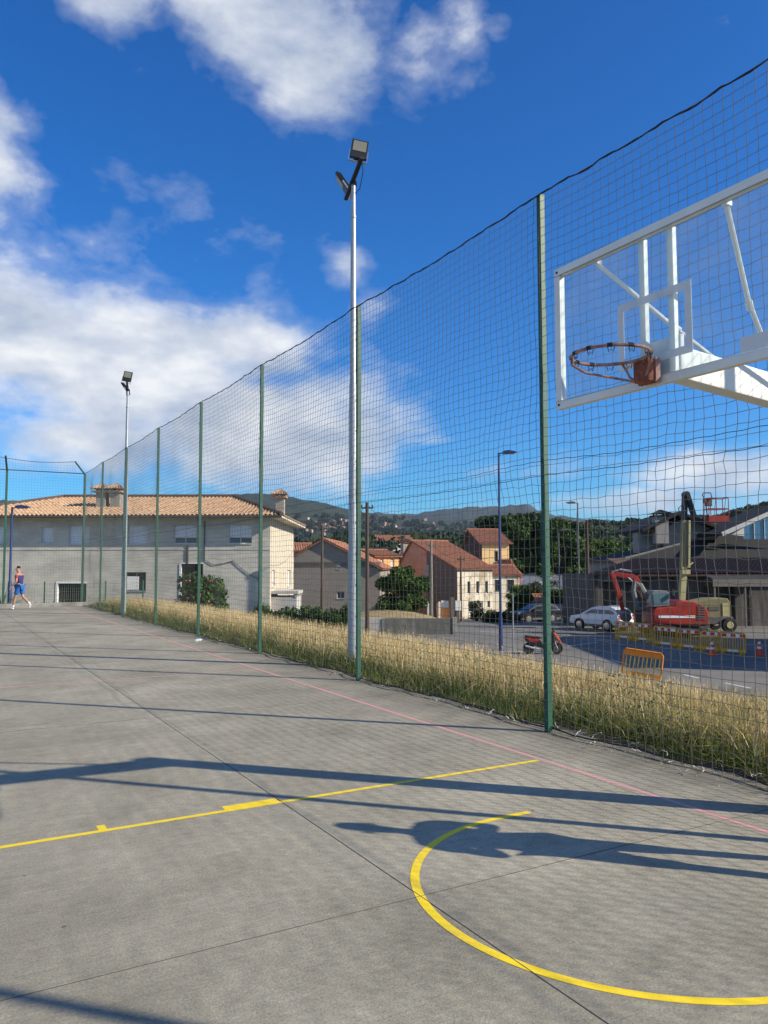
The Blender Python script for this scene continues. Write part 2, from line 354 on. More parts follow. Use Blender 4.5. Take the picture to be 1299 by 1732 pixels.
for p0,p1 in (((850,1102),(900,1102)),((1034,1116),(1062,1124)),((1157,1141),(1182,1147)),((1226,1155),(1270,1164)),((985,1078),(1040,1084)),((812,1068),(860,1070)),((862,1071),(900,1071)),((960,1093),(1012,1086))): rline(p0,p1)
struct(b.build('road_markings',RL,fixn=False))
# ------------------------------------------------------------ net builder
FX=5.698; FHT=5.81
def net_mesh(name,A,B,hfun,cell,r,parent,zlo=.03,jit=.012,slack=.0,mat_=None):
    A=np.array(A,float); B=np.array(B,float); L=np.linalg.norm(B-A); d=(B-A)/L; nrm=np.array([-d[1],d[0],0.])
    ni=int(L/cell)+1; s=np.arange(ni)*cell
    H=np.array([hfun(x) for x in s]); nj=int((H.max()-zlo)/cell)+1
    t=np.linspace(0,1,nj)[None,:]
    z=zlo+t*(H[:,None]-zlo)
    ss=np.repeat(s[:,None],nj,1); off=np.zeros_like(ss)
    def smooth_noise(sc):
        a=RNG.normal(0,1,(ni//sc+3,nj//sc+3)); ii=np.arange(ni)/sc; jj=np.arange(nj)/sc
        i0=ii.astype(int); j0=jj.astype(int); fi=(ii-i0)[:,None]; fj=(jj-j0)[None,:]; fi=fi*fi*(3-2*fi); fj=fj*fj*(3-2*fj)
        g=lambda p,q:a[np.ix_(i0+p,j0+q)]
        return g(0,0)*(1-fi)*(1-fj)+g(1,0)*fi*(1-fj)+g(0,1)*(1-fi)*fj+g(1,1)*fi*fj
    w=np.sin(PI*t)**.5
    ss+= (smooth_noise(9)*.013+smooth_noise(3)*.007+RNG.normal(0,1,ss.shape)*jit*.45)*w
    z=z+(smooth_noise(9)*.010+smooth_noise(2)*.006+RNG.normal(0,1,ss.shape)*jit*.4)*w
    off+=(smooth_noise(10)*.03)*w
    z-=slack*np.sin(2*PI*ss/8.)**2*w
    P=A[None,None,:]+ss[...,None]*d+off[...,None]*nrm; P[...,2]=z
    segs=[(P[:,:-1].reshape(-1,3),P[:,1:].reshape(-1,3)),(P[:-1].reshape(-1,3),P[1:].reshape(-1,3))]
    a=np.concatenate([q[0] for q in segs]); c=np.concatenate([q[1] for q in segs]); N=len(a)
    tt=c-a; tt/=np.linalg.norm(tt,axis=1)[:,None]+1e-9; x=np.cross(tt,nrm); x/=np.linalg.norm(x,axis=1)[:,None]+1e-9; y=np.cross(tt,x)
    vs=[]
    for base in (a,c):
        for k in range(3):
            an=2*PI*k/3; vs.append(base+(x*math.cos(an)+y*math.sin(an))*r)
    V=np.stack(vs,1).reshape(-1,3); b0=(np.arange(N)*6)[:,None]
    F=np.concatenate([b0+np.array([[k,(k+1)%3,3+(k+1)%3,3+k]]) for k in range(3)])
    return nmesh(name,V,F,mat_ or NETM,parent)
# ------------------------------------------------------------ side fence
PY=[-14.75,-10.5,-6.25,-1.95,2.20]+[6.458,10.754,14.965,19.174,23.478,27.971,32.403]
fence=E('net_fence','tall green-posted ball net fence running along the grassy side of the court','fence',(FX,0,0))
for i,y in enumerate(PY):
    b=MB(); b.box(-.03,.03,y-.03,y+.03,-.3,FHT+.02)
    for z in np.arange(.5,5.8,.48): b.tube([(-.025,y,z),(-.052,y,z+.01),(-.052,y,z-.02),(-.025,y,z-.03)],.004,5)
    o=b.build('post',GREEN,fence)
    c=MB(); c.box(-.033,.033,y-.033,y+.033,FHT+.02,FHT+.032); c.build('post_cap',GREEN,o)
def hside(s):
    y=-16+s; ks=[-19]+PY+[36.7]
    for a,c in zip(ks[:-1],ks[1:]):
        if a<=y<=c: t=(y-a)/(c-a); return FHT+.02-.05*math.sin(PI*t)-.004*math.sin(t*17)
    return FHT
net_mesh('net',(-.055,-16,0),(-.055,36.65,0),hside,.1,.0028,fence)
b=MB(); pts=[]
for i in range(600):
    y=-16+52.6*i/599; pts.append((-.05+.008*math.sin(y*9),y,hside(y+16)+.005*math.sin(y*14)+.004*math.sin(y*31)))
b.tube(pts,.008,6); b.tube([(p[0]+.010*math.sin(i*.9),p[1],p[2]+.010*math.cos(i*.9)) for i,p in enumerate(pts)],.005,5); b.build('top_rope',ROPE,fence,smooth=True)
b=MB(); pts=[(-.06+.01*math.sin(y*5),y,2.72-.03*math.sin(PI*((y-2.2)%4.25)/4.25)+.004*math.sin(y*23)) for y in np.linspace(-16,36.6,700)]
b.tube(pts,.0034,5); pts=[(p[0],p[1],p[2]+.15+.012*math.sin(p[1]*2.1)) for p in pts]; b.tube(pts,.003,5); b.build('seam_cord',ROPE,fence,smooth=True)
b=MB(); r2=random.Random(3); pts=[]
for y in np.linspace(-16,36.6,420): pts.append((.04+.05*math.sin(y*1.7)+.03*math.sin(y*6.1)+.012*r2.random(),y,.03+.015*r2.random()))
b.tube(pts,.009,6); b.tube([(p[0]+.02*math.sin(i*.7),p[1],p[2]+.012*math.cos(i*.7)+.01) for i,p in enumerate(pts)],.006,5); b.build('bottom_rope',ROPE,fence,smooth=True)
b=MB()
for k in range(46):
    y=r2.uniform(-2,26) if k>26 else r2.uniform(2.5,8); x=.0+r2.uniform(-.1,.1); z=.035; p=[]
    a=r2.uniform(0,6.28)
    for j in range(6):
        a+=r2.uniform(-.9,.9); x+=.022*math.cos(a); y+=.022*math.sin(a); z=max(.012,z+r2.uniform(-.012,.02)); p.append((x,y,z))
    b=MB(); b.tube(p,.0028,4); b.build('tie_twine',mat('white_twine',(.62,.61,.58),.8),fence)
# ------------------------------------------------------------ end fence
ef=E('end_fence','green net fence with bent top arms across the far end of the court','fence',(FX,36.7,0))
for i,x in enumerate([0,-3.13,-6.3,-9.5,-12.7,-15.9,-19.1,-22.3]):
    b=MB(); b.box(x-.045,x+.045,-.045,.045,-.3,FHT); o=b.build('post',GREEN,ef,bevel=.006)
    c=MB(); e=(x-.42,.08,FHT+.55) if i==0 else (x-.10,-.42,FHT+.55)
    c.beam((x,0,FHT-.02),e,.07,.07); c.build('bent_arm',GREEN,o)
net_mesh('net',(0,-.05,0),(-27,-.05,0),lambda s:FHT,.12,.0030,ef,jit=.01)
net_mesh('net',(-.42,-.05,0),(-27,-.4,0),lambda s:FHT+.5-.12*abs(math.sin(PI*s/3.15)),.12,.003,ef,zlo=FHT,jit=.01)
b=MB(); b.tube([(x,-.05,FHT+.01) for x in np.linspace(0,-27,50)],.02,6); b.tube([(-.42+x,-.3*min(1,abs(x)/4),FHT+.53-.12*abs(math.sin(PI*x/3.15))) for x in np.linspace(0,-26.5,80)],.011,5); b.build('top_rope',ROPE,ef)
# low weld-mesh fence behind the end
lf=E('low_mesh_fence','low green wire mesh fence beyond the far end of the court','fence',(0,37.9,-.7))
for x in (-12.2,-8.9,-5.6,-2.3,1.0,4.3,6.9,8.6):
    b=MB(); b.box(x-.03,x+.03,-.03,.03,-.2,1.75); b.build('post',GREEN,lf)
b=MB()
for z in np.arange(.1,1.7,.17): b.tube([(-12.2,0,z),(8.6,0,z)],.004,4)
for x in np.arange(-12.2,8.6,.10): b.tube([(x,0,.05),(x,0,1.68)],.003,4)
b.build('wire_mesh',GREEN,lf,fixn=False)

# ------------------------------------------------------------ floodlight poles
def flood(parent,M,name='floodlight'):
    b=MB(); b.M=M
    b.prism([(-.17,-.02),(.17,-.02),(.17,.42),(-.17,.42)],-.03,.03)
    for k in range(9): b.box(-.15+k*.0375-.004,-.15+k*.0375+.004,.03,.065,.02,.38)
    b.box(-.08,.08,.03,.09,.0,.12)
    o=b.build(name,BLACKP,parent,bevel=.006)
    c=MB(); c.M=M; c.box(-.135,.135,-.036,-.0305,.14,.385); c.build('lens',mat('lamp_lens',(.17,.165,.13),.35,var=.1,spec=.6),o)
    c=MB(); c.M=M; c.beam((-.185,0,.18),(-.185,.0,-.10),.006,.035,(0,1,0)); c.beam((.185,0,.18),(.185,0,-.10),.006,.035,(0,1,0)); c.beam((-.185,0,-.10),(.185,0,-.10),.035,.006); c.build('bracket',GALV,o)
    return o
def lightpole(u,v,top,label,scale=1.):
    t=EC('floodlight_pole',label,'light pole',u,v,-.25,0,'steel floodlight poles beside the court')
    H=top+.25
    b=MB(); b.lathe([(.0,0),(.090,0),(.088,2.2),(.082,2.3),(.070,5.2),(.060,5.3),(.045,H-.65)],n=24); b.lathe([(.045,H-.65),(.042,H-.649),(.038,H-.02),(.0,H-.02)],n=24)
    b.lathe([(.05,H-.68),(.055,H-.67),(.055,H-.64),(.05,H-.63)],n=20); b.build('pole',GALV,t,smooth=True)
    b=MB(); b.beam((-.16,.42,H-.12),(.17,-.62,H+.13),.07,.05); b.build('crossarm',BLACKP,t,bevel=.005)
    b=MB(); b.cb((0,0,H-.03),.12,.12,.05); b.build('clamp',BLACKP,t)
    flood(t,Matrix.Translation((.10,-.48,H+.20))@Matrix.Scale(.88,4)@Matrix.Rotation(rad(8),4,'Z')@Matrix.Rotation(rad(9),4,'Y')@Matrix.Rotation(rad(-14),4,'X'))
    flood(t,Matrix.Translation((-.12,.36,H+.0))@Matrix.Scale(.88,4)@Matrix.Rotation(rad(-88),4,'Z')@Matrix.Rotation(rad(34),4,'X'))
    b=MB(); b.tube([(.17,-.56,H+.1),(.19,-.5,H-.05),(.16,-.3,H-.1),(.12,-.15,H-.2),(.07,-.03,H-.18),(.045,0,H-.24)],.008,5); b.build('cable',ROPE,t,smooth=True)
    return t
lightpole(UX(597,13.8),13.8,ZY(308,13.8),'near galvanised floodlight pole with two black floodlights, standing against the net')
lightpole(UX(211,28.3),28.3,ZY(658,28.3),'far galvanised floodlight pole seen in front of the long grey house')

# ------------------------------------------------------------ basketball stand
BX,BY=3.934,3.42
hoop=E('basketball_hoop','white basketball stand with clear backboard and worn rusty rim','basketball hoop',(BX,BY,0))
Z0,Z1,HW=2.9,3.95,.9
b=MB()
for z0,z1 in ((Z0,Z0+.055),(Z1-.055,Z1)): b.box(0,.05,-HW,HW,z0,z1)
for y0 in (-HW,HW-.055): b.box(0,.05,y0,y0+.055,Z0+.055,Z1-.055)
bb=b.build('backboard_frame',WHITEP,hoop,bevel=.004)
b=MB()
for y in (-.115,.115): b.box(.042,.080,y-.024,y+.024,Z0+.01,Z1-.05)
b.build('backboard_upright',WHITEP,hoop,bevel=.004)
b=MB(); b.box(.012,.022,-HW+.055,HW-.055,Z0+.055,Z1-.055); b.build('backboard_pane',glassmat('clear_board',haze=.14),hoop)
TAPE=mat('white_tape',(.70,.70,.70),.6,var=.06)
tp=bpy.data.materials['white_tape']; nt=tp.node_tree; bs=nt.nodes['Principled BSDF']; tr=ND(nt,'BsdfTransparent'); mx=ND(nt,'MixShader'); mx.inputs[0].default_value=.8
nt.links.new(tr.outputs[0],mx.inputs[1]); nt.links.new(bs.outputs[0],mx.inputs[2]); nt.links.new(mx.outputs[0],nt.nodes['Material Output'].inputs[0])
b=MB(); zz=Z0+.15
def strip(y0,y1,z0,z1): b.box(.0085,.0115,y0,y1,z0,z1)
strip(-.295,.295,zz,zz+.05); strip(-.295,.295,zz+.40,zz+.45); strip(-.295,-.245,zz+.05,zz+.40); strip(.245,.295,zz+.05,zz+.40)
b.build('target_rectangle',TAPE,hoop)
b=MB(); b.box(.006,.0085,-.84,-.62,Z0+.06,Z0+.15); b.build('sticker',TAPE,hoop)
for y in (-HW+.03,HW-.03):
    for z in (Z0+.03,Z1-.03): b=MB(); b.lathe([(0,-.006),(.009,-.006),(.009,0)],(0,y,z),'x',8); b.build('frame_bolt',ROPE,bb)
# rim
RMZ=3.045; rc=(-.375,0)
b=MB(); R_=.235
b.tube([(rc[0]+R_*math.cos(a),R_*math.sin(a),RMZ) for a in np.linspace(0,2*PI,48,endpoint=False)],.0105,8,closed=True)
rim=b.build('rim',PINKR,hoop,smooth=True)
b=MB(); b.tube([(-.10,.05,RMZ-.125),(-.25,.10,RMZ-.105),(-.44,.15,RMZ-.085),(-.535,.165,RMZ-.045),(-.54,.155,RMZ-.005)],.008,7)
b.tube([(-.19,-.14,RMZ-.005),(-.16,-.12,RMZ-.03),(-.135,-.085,RMZ-.06),(-.11,-.04,RMZ-.10)],.008,7)
b.tube([(-.17,.10,RMZ-.005),(-.14,.09,RMZ-.05),(-.12,.085,RMZ-.09),(-.10,.05,RMZ-.12)],.008,7)
b.build('rim_brace',PINKR,rim,smooth=True)
b=MB()
for k in range(12):
    a=2*PI*(k+.5)/12; p=Vector((rc[0]+R_*math.cos(a),R_*math.sin(a),RMZ-.012)); t=Vector((-math.sin(a),math.cos(a),0))
    b.tube([p-t*.02,p-t*.012+V3(0,0,-.028),p+V3(0,0,-.012),p+t*.012+V3(0,0,-.028),p+t*.02],.0028,5); b.build('net_hook',ROPE,rim); b=MB()
b=MB()
for k in (1,2,3,4,5,6,7,9):
    a=2*PI*(k+.3)/12+.6; p=Vector((rc[0]+R_*math.cos(a),R_*math.sin(a),RMZ+.002)); t=Vector((-math.sin(a),math.cos(a),0)); b.tube([p-t*.015,p+t*.015],.0135,6); b.build('net_scrap',ROPE,rim); b=MB()
b=MB(); b.box(-.115,-.004,-.062,.062,RMZ-.135,RMZ+.01); rb=b.build('rim_mount',RUST,hoop,bevel=.01)
for y in (-.068,.068): b=MB(); b.box(-.06,-.02,y-.005,y+.005,RMZ-.14,RMZ+.015); b.build('spring_plate',PINKR,rb)
# bracket plate, arm, mast, braces
b=MB(); b.box(.082,.115,-.15,.15,Z0+.02,Z0+.31); b.build('mounting_plate',WHITEP,hoop,bevel=.006)
b=MB(); b.beam((.115,0,Z0+.17),(1.56,0,Z0+.07),.13,.21); b.build('arm',WHITEP,hoop,bevel=.012)
b=MB(); b.box(1.46,1.63,-.09,.09,0,Z0+.22); b.build('mast',WHITEP,hoop,bevel=.01)
b=MB(); b.box(1.40,1.69,-.17,.17,0,.03); b.build('base_plate',WHITEP,hoop)
for s in (-1,1):
    b=MB(); b.tube([(.06,s*.52,Z1-.07),(.55,s*.30,Z0+.55),(1.16,s*.10,Z0+.12)],.016,8); b.tube([(.55,s*.30,Z0+.55),(.60,s*.277,Z0+.515)],.024,8); b.cb((.06,s*.52,Z1-.06),.05,.04,.03); b.build('brace',WHITEP,hoop,smooth=True)
# ------------------------------------------------------------ grass
def grass(name,N,fpos,fh,ftint,wid,seed,matg,lean=.35,seg=2):
    g=np.random.default_rng(seed); x,y,z=fpos(g,N); N=len(x); h=fh(g,x,y); t=ftint(g,x,y)
    a=g.uniform(0,2*PI,N); la=g.uniform(0,2*PI,N); ln=np.abs(g.normal(0,lean,N))
    w=wid*g.uniform(.6,1.5,N); dx=np.cos(a)*w; dy=np.sin(a)*w; lx=np.cos(la)*ln*h; ly=np.sin(la)*ln*h
    def P(f,k,s): return np.stack([x+lx*f+s*dx*k,y+ly*f+s*dy*k,z+h*f*(1-.25*ln*f)],1)
    V=np.stack([P(0,1,-1),P(0,1,1),P(.45,.85,-1)+np.stack([-lx*.18,-ly*.18,0*h],1),P(.45,.85,1)+np.stack([-lx*.18,-ly*.18,0*h],1),P(1,.12,-1),P(1,.12,1)],1).reshape(-1,3)
    b0=(np.arange(N)*6)[:,None]; F=np.concatenate([b0+np.array([[0,1,3,2]]),b0+np.array([[2,3,5,4]])])
    return nmesh(name,V,F,matg,None,np.repeat(t,6))
def Tn(x,y): return np.array([T(a,c) for a,c in zip(x,y)])
def patch(x,y): return np.sin(x*1.3+1.7*np.sin(y*.7))*np.cos(y*.9+x*.4)*.5+np.sin(x*3.7+y*2.9)*.25+np.sin(y*5.3-x*4.1)*.15
GM=tintmat('grass_blades',[(0.,(.030,.070,.010)),(.28,(.075,.125,.022)),(.45,(.20,.20,.055)),(.6,(.50,.38,.16)),(.82,(.70,.53,.28)),(1.,(.80,.68,.44))],trans=.35)
def fpos(g,N):
    x=5.72+3.2*g.random(N); y=-3+40*g.random(N)**1.35
    pad=.10*np.sin(y*2.3)+.07*np.sin(y*5.9)+.05*np.sin(y*13.)+.20*np.clip((9.-y)/4,0,1)+.08; k=(x-5.72>pad+.12*g.random(N)); x=x[k];y=y[k]; return x,y,np.where(x<5.93,0,Tn(x,y)-.01)
def fh(g,x,y):
    e=np.clip((x-5.80)/.6,0.22,1); return (.07+.22*e*(1+.75*patch(x,y)))*g.uniform(.4,1.5,len(x))
def ft(g,x,y):
    e=np.clip((x-6.3)/1.1,0,1); nearY=np.clip((y-4)/8,0,1)
    return np.clip(g.normal(.26,.15,len(x))+.34*e+.26*patch(x,y)*(.6+e)+.04,0,1)
struct(grass('short_grass',165000,fpos,fh,ft,.0042,5,GM,lean=.95),'stuff')
def fpos2(g,N):
    x=6.35+3.3*g.random(N); y=-3+40*g.random(N)**1.35; k=(g.random(len(x))<.3+.7*np.clip((x-6.3)/.9,0,1))&(g.random(len(x))<.7+.6*patch(x*.8,y*.8+3)); x=x[k];y=y[k]; return x,y,Tn(x,y)
def fh2(g,x,y): return (.25+.15*patch(y,x))*g.uniform(.4,1.5,len(x))*np.clip(.5+.06*(y-2.5),.5,1)
def ft2(g,x,y): return np.clip(g.normal(.78,.14,len(x))+.20*patch(x*1.3,y),.1,1)
struct(grass('dry_straw_grass',75000,fpos2,fh2,ft2,.0035,6,GM,lean=.55),'stuff')
def fpos5(g,N):
    x,y,z=fpos2(g,N); return x-.25*g.random(len(x)),y,z+g.uniform(0,.22,len(x))
struct(grass('matted_straw',85000,fpos5,lambda g,x,y:g.uniform(.10,.30,len(x)),lambda g,x,y:np.clip(g.normal(.72,.17,len(x))+.15*patch(x,y*1.2),.1,1),.0036,66,GM,lean=1.7),'stuff')
# broad leaved weeds in clumps
def weeds():
    g=np.random.default_rng(91); V=[];Tt=[]
    for c in range(620):
        x0=g.uniform(5.95,9.3); y0=-1+34*g.random()**1.5; h=g.uniform(.12,.38); nl=int(g.integers(14,34)); t0=g.uniform(.12,.34)
        for q in range(nl):
            a=g.uniform(0,6.28); r_=g.uniform(.02,.16); z=T(x0,y0)+g.uniform(.03,h); l=g.uniform(.03,.075); w=l*g.uniform(.2,.4); tz=g.uniform(-.4,.8)
            p=np.array([x0+r_*math.cos(a),y0+r_*math.sin(a),z]); d=np.array([math.cos(a),math.sin(a),tz])*l; n_=np.array([-math.sin(a),math.cos(a),0])*w
            V+=[p,p+d*.5-n_,p+d,p+d*.5+n_]; Tt+=[min(1,max(0,t0+g.normal(0,.05)))]*4
    return nmesh('leafy_weeds',np.array(V),np.arange(len(V)).reshape(-1,4),GM,None,Tt)
struct(weeds(),'stuff')
# bank down to the road and rough ground beside it
def fpos3(g,N):
    x=8.6+5.2*g.random(N); y=-2+62*g.random(N); return x,y,Tn(x,y)
struct(grass('bank_grass',45000,fpos3,lambda g,x,y:g.uniform(.15,.5,len(x)),ft2,.010,8,GM),'stuff')
def fpos4(g,N):
    x=-14+22*g.random(N); y=36.7+3.2*g.random(N); return x,y,Tn(x,y)
struct(grass('end_grass',12000,fpos4,lambda g,x,y:g.uniform(.08,.3,len(x)),lambda g,x,y:np.clip(g.normal(.35,.15,len(x)),0,1),.009,9,GM),'stuff')
# seed heads on taller stalks
def seeds():
    g=np.random.default_rng(21); N=9000; x=6.5+2.6*g.random(N); y=-2+34*g.random(N)**1.4; z=Tn(x,y)+g.uniform(.22,.46,N)*np.clip(.5+.06*(y-2.5),.5,1)
    a=g.uniform(0,PI,N); l=g.uniform(.03,.06,N); w=.006; la=g.uniform(0,2*PI,N); tl=g.uniform(0,.6,N)
    U=np.stack([np.cos(a)*w,np.sin(a)*w,0*a],1); D=np.stack([np.cos(la)*tl*l,np.sin(la)*tl*l,l],1); P=np.stack([x,y,z],1)
    V=np.stack([P,P+D*.5-U,P+D,P+D*.5+U],1).reshape(-1,3); F=(np.arange(N)*4)[:,None]+np.array([[0,1,2,3]])
    base=np.stack([x+g.normal(0,.05,N),y+g.normal(0,.05,N),Tn(x,y)],1); s=.0014
    V2=np.stack([base+[s,0,0],base-[s,0,0],P-[s,0,0],P+[s,0,0]],1).reshape(-1,3)
    return nmesh('seed_heads',np.concatenate([V,V2]),np.concatenate([F,F+4*N]),GM,None,np.repeat(np.clip(g.normal(.8,.1,2*N),0,1),4))
struct(seeds(),'stuff')
def litter():
    g=np.random.default_rng(4); N=900; x=5.85-np.abs(g.normal(0,.22,N)); y=0+32*g.random(N)**1.4; a=g.uniform(0,PI,N); l=g.uniform(.015,.06,N); w=.0022
    D=np.stack([np.cos(a)*l,np.sin(a)*l,g.uniform(0,.01,N)],1); U=np.stack([-np.sin(a)*w,np.cos(a)*w,0*a],1); P=np.stack([x,y,0*x+.006],1)
    V=np.stack([P-U,P+D-U,P+D+U,P+U],1).reshape(-1,3); F=(np.arange(N)*4)[:,None]+np.array([[0,1,2,3]])
    return nmesh('dry_grass_litter',V,F,GM,None,np.repeat(g.uniform(.5,1,N),4))
struct(litter(),'stuff')
# ------------------------------------------------------------ leaves and trees
LM={}
def leafmat(k):
    if k not in LM:
        st={'dark':[(0,(.007,.018,.006)),(.5,(.018,.045,.012)),(1,(.05,.085,.02))],'mid':[(0,(.012,.030,.006)),(.5,(.035,.085,.014)),(1,(.10,.16,.03))],
            'fig':[(0,(.012,.035,.006)),(.5,(.045,.10,.014)),(1,(.13,.17,.035))],'olive':[(0,(.02,.03,.012)),(.5,(.06,.075,.03)),(1,(.13,.14,.06))],
            'far':[(0,(.012,.026,.012)),(.5,(.024,.045,.020)),(1,(.05,.07,.03))],'pink':[(0,(.45,.06,.10)),(1,(.75,.25,.30))]}[k]
        LM[k]=tintmat('leaf_'+k,st,trans=.2)
    return LM[k]
def leafcloud(name,clumps,n,size,kind,parent,seed,flat=.0):
    g=np.random.default_rng(seed); C=np.array([c[:3] for c in clumps]); R=np.array([c[3] for c in clumps]); wts=R**2/np.sum(R**2)
    idx=g.choice(len(C),n,p=wts); d=g.normal(0,1,(n,3)); d/=np.linalg.norm(d,axis=1)[:,None]; rr=g.random(n)**.35
    P=C[idx]+d*(R[idx]*rr)[:,None]*np.array([1,1,.82])
    a=g.normal(0,1,(n,3)); a/=np.linalg.norm(a,axis=1)[:,None]; a=a+d*.4; q=np.cross(a,g.normal(0,1,(n,3))); q/=np.linalg.norm(q,axis=1)[:,None]+1e-9
    e=np.cross(a,q); e/=np.linalg.norm(e,axis=1)[:,None]+1e-9; s=(size*g.uniform(.5,1.4,n))[:,None]
    V=np.stack([P-q*s,P-e*s*.55,P+q*s,P+e*s*.55],1).reshape(-1,3); F=(np.arange(n)*4)[:,None]+np.array([[0,1,2,3]])
    ct=g.uniform(-.2,.2,len(C)); t=np.clip(.5+ct[idx]+g.normal(0,.2,n),0,1)
    return nmesh(name,V,F,leafmat(kind),parent,np.repeat(t,4))
BARK=mat('bark',(.07,.05,.035),.95,var=.3,scale=4.,stretch=(4,4,1),bump=.01)
def tree(label,u,v,z,H,W_,kind,seed,n=9000,leaf=.28,trunk=.25,name='tree',group=None,cat='tree',low=.12,nc=34,depth=None,shape='round'):
    t=EC(name,label,cat,u,v,z,0,group); r=random.Random(seed); D_=(depth or W_)/2; Rr=W_/2
    cl=[]
    for k in range(nc):
        a=r.uniform(0,2*PI); hh=r.random(); zc=H*(low+(1-low)*hh)
        pf=math.sin(PI*min(1,.12+.80*hh))**.55 if shape=='round' else (1-hh*.85)
        q=math.sqrt(r.random()); rad_=min(Rr,H*.5)*r.uniform(.22,.42)
        cl.append((math.cos(a)*max(0,Rr*pf*q-rad_*.5),math.sin(a)*max(0,D_*pf*q-rad_*.5),min(zc,H-rad_*.85),rad_))
    b=MB(); b.tube([(0,0,-.3),(.02*H*r.uniform(-1,1),0,H*.3),(.03*H*r.uniform(-1,1),.02*H,H*.65)],[trunk,trunk*.75,trunk*.3],8)
    for k in range(0,nc,3):
        c=cl[k]; b.tube([(0,0,H*.25),(c[0]*.4,c[1]*.4,H*.25+(c[2]-H*.25)*.6),(c[0]*.9,c[1]*.9,c[2])],[trunk*.45,trunk*.3,trunk*.1],5)
    b.build('trunk',BARK,t,smooth=True)
    leafcloud('crown',cl,n,leaf,kind,t,seed); return t
# ------------------------------------------------------------ building helpers
def RZ_(a,x=0,y=0,z=0): return Matrix.Translation((x,y,z))@Matrix.Rotation(rad(a),4,'Z')
def wall(b,L,z0,z1,ops=(),th=.22,M=None):
    """wall along local +x, outer face at y=0 facing -y, real openings with reveals"""
    b.M=M; xs_=sorted({0,L}|{o[0] for o in ops}|{o[1] for o in ops}); zs=sorted({z0,z1}|{o[2] for o in ops}|{o[3] for o in ops})
    for i in range(len(xs_)-1):
        for j in range(len(zs)-1):
            cx=(xs_[i]+xs_[i+1])/2; cz=(zs[j]+zs[j+1])/2
            if any(o[0]<cx<o[1] and o[2]<cz<o[3] for o in ops): continue
            b.add([(xs_[i],0,zs[j]),(xs_[i+1],0,zs[j]),(xs_[i+1],0,zs[j+1]),(xs_[i],0,zs[j+1])],[(0,1,2,3)])
    for (a,c,p,q) in [o[:4] for o in ops]:
        b.add([(a,0,p),(c,0,p),(c,0,q),(a,0,q),(a,th,p),(c,th,p),(c,th,q),(a,th,q)],[(0,1,5,4),(3,7,6,2),(0,4,7,3),(1,2,6,5)])
    b.M=None
WFR=mat('window_frame',(.60,.60,.58),.5,var=.05)
def window(par,o,M=None,kind='shutter',dep=.14,frame=WFR,shut=SHUT,sill=True):
    a,c,p,q=o; b=MB(); b.M=M; f=.05
    for x0,x1,z0,z1 in ((a,c,p,p+f),(a,c,q-f,q),(a,a+f,p+f,q-f),(c-f,c,p+f,q-f)): b.box(x0,x1,dep-.04,dep+.03,z0,z1)
    if kind!='shutter' and c-a>.7: b.box((a+c)/2-f/2,(a+c)/2+f/2,dep-.038,dep+.03,p+f,q-f)
    if sill: b.box(a-.04,c+.04,-.05,dep-.04,p-.05,p-.002)
    w=b.build('window',frame,par)
    sp_={'shutter':0.,'half':.32,'glass':1.,'open':1.}[kind]; zc=p+(q-p)*sp_
    if sp_<1:
        b=MB(); b.M=M; k=max(2,int((q-zc)/.06)); 
        for i in range(k):
            z0=zc+(q-zc)*i/k; z1=zc+(q-zc)*(i+1)/k; b.add([(a+f,dep+.005,z0),(c-f,dep+.005,z0),(c-f,dep-.012,z0+.012),(a+f,dep-.012,z0+.012),(c-f,dep-.008,z1),(a+f,dep-.008,z1)],[(0,1,2,3),(3,2,4,5)])
        b.build('shutter',shut,w)
    if sp_>0:
        b=MB(); b.M=M; b.box(a+f,c-f,dep+.0,dep+.01,p+f,zc if sp_<1 else q-f); b.build('pane',GLASS if kind!='open' else DARK,w)
    return w
def tile_plane(b,P0,Ux,Vv,L,flo,fhi,pitch=.24,row=.42,amp=.045,ns=4):
    P0=Vector(P0);Ux=Vector(Ux).normalized();Vv=Vector(Vv).normalized();N=Ux.cross(Vv); st=pitch/ns; nc=int(L/st); vmax=max(fhi(L*i/50) for i in range(51))
    nr=int(vmax/row)+2; base=len(b.v); 
    cols=[]
    for i in range(nc+1):
        u=i*st; lo,hi=flo(u),fhi(u); ph=2*PI*(i%ns)/ns; wv=amp*(math.cos(ph))
        col=[]
        for k in range(nr):
            for e,lift in ((0,.03),(1,0.)):
                v=(k+e)*row; vc=min(max(v,lo),max(lo,hi)); col.append((P0+Ux*u+Vv*vc+N*(wv+lift+.05),vc))
        cols.append(col)
    vs=[]; idx=[]
    for c in cols:
        idx.append(len(vs)); vs+=[p for p,_ in c]
    fs=[]; m_=nr*2
    for i in range(nc):
        for k in range(m_-1):
            if abs(cols[i][k][1]-cols[i][k+1][1])<1e-6 and abs(cols[i+1][k][1]-cols[i+1][k+1][1])<1e-6 and k%2==0: continue
            if k%2==1 and (cols[i][k][1]>=fhi(i*st)-1e-6 or cols[i][k][1]<=flo(i*st)+1e-6) : continue
            fs.append((idx[i]+k,idx[i+1]+k,idx[i+1]+k+1,idx[i]+k+1))
    b.add(vs,fs)
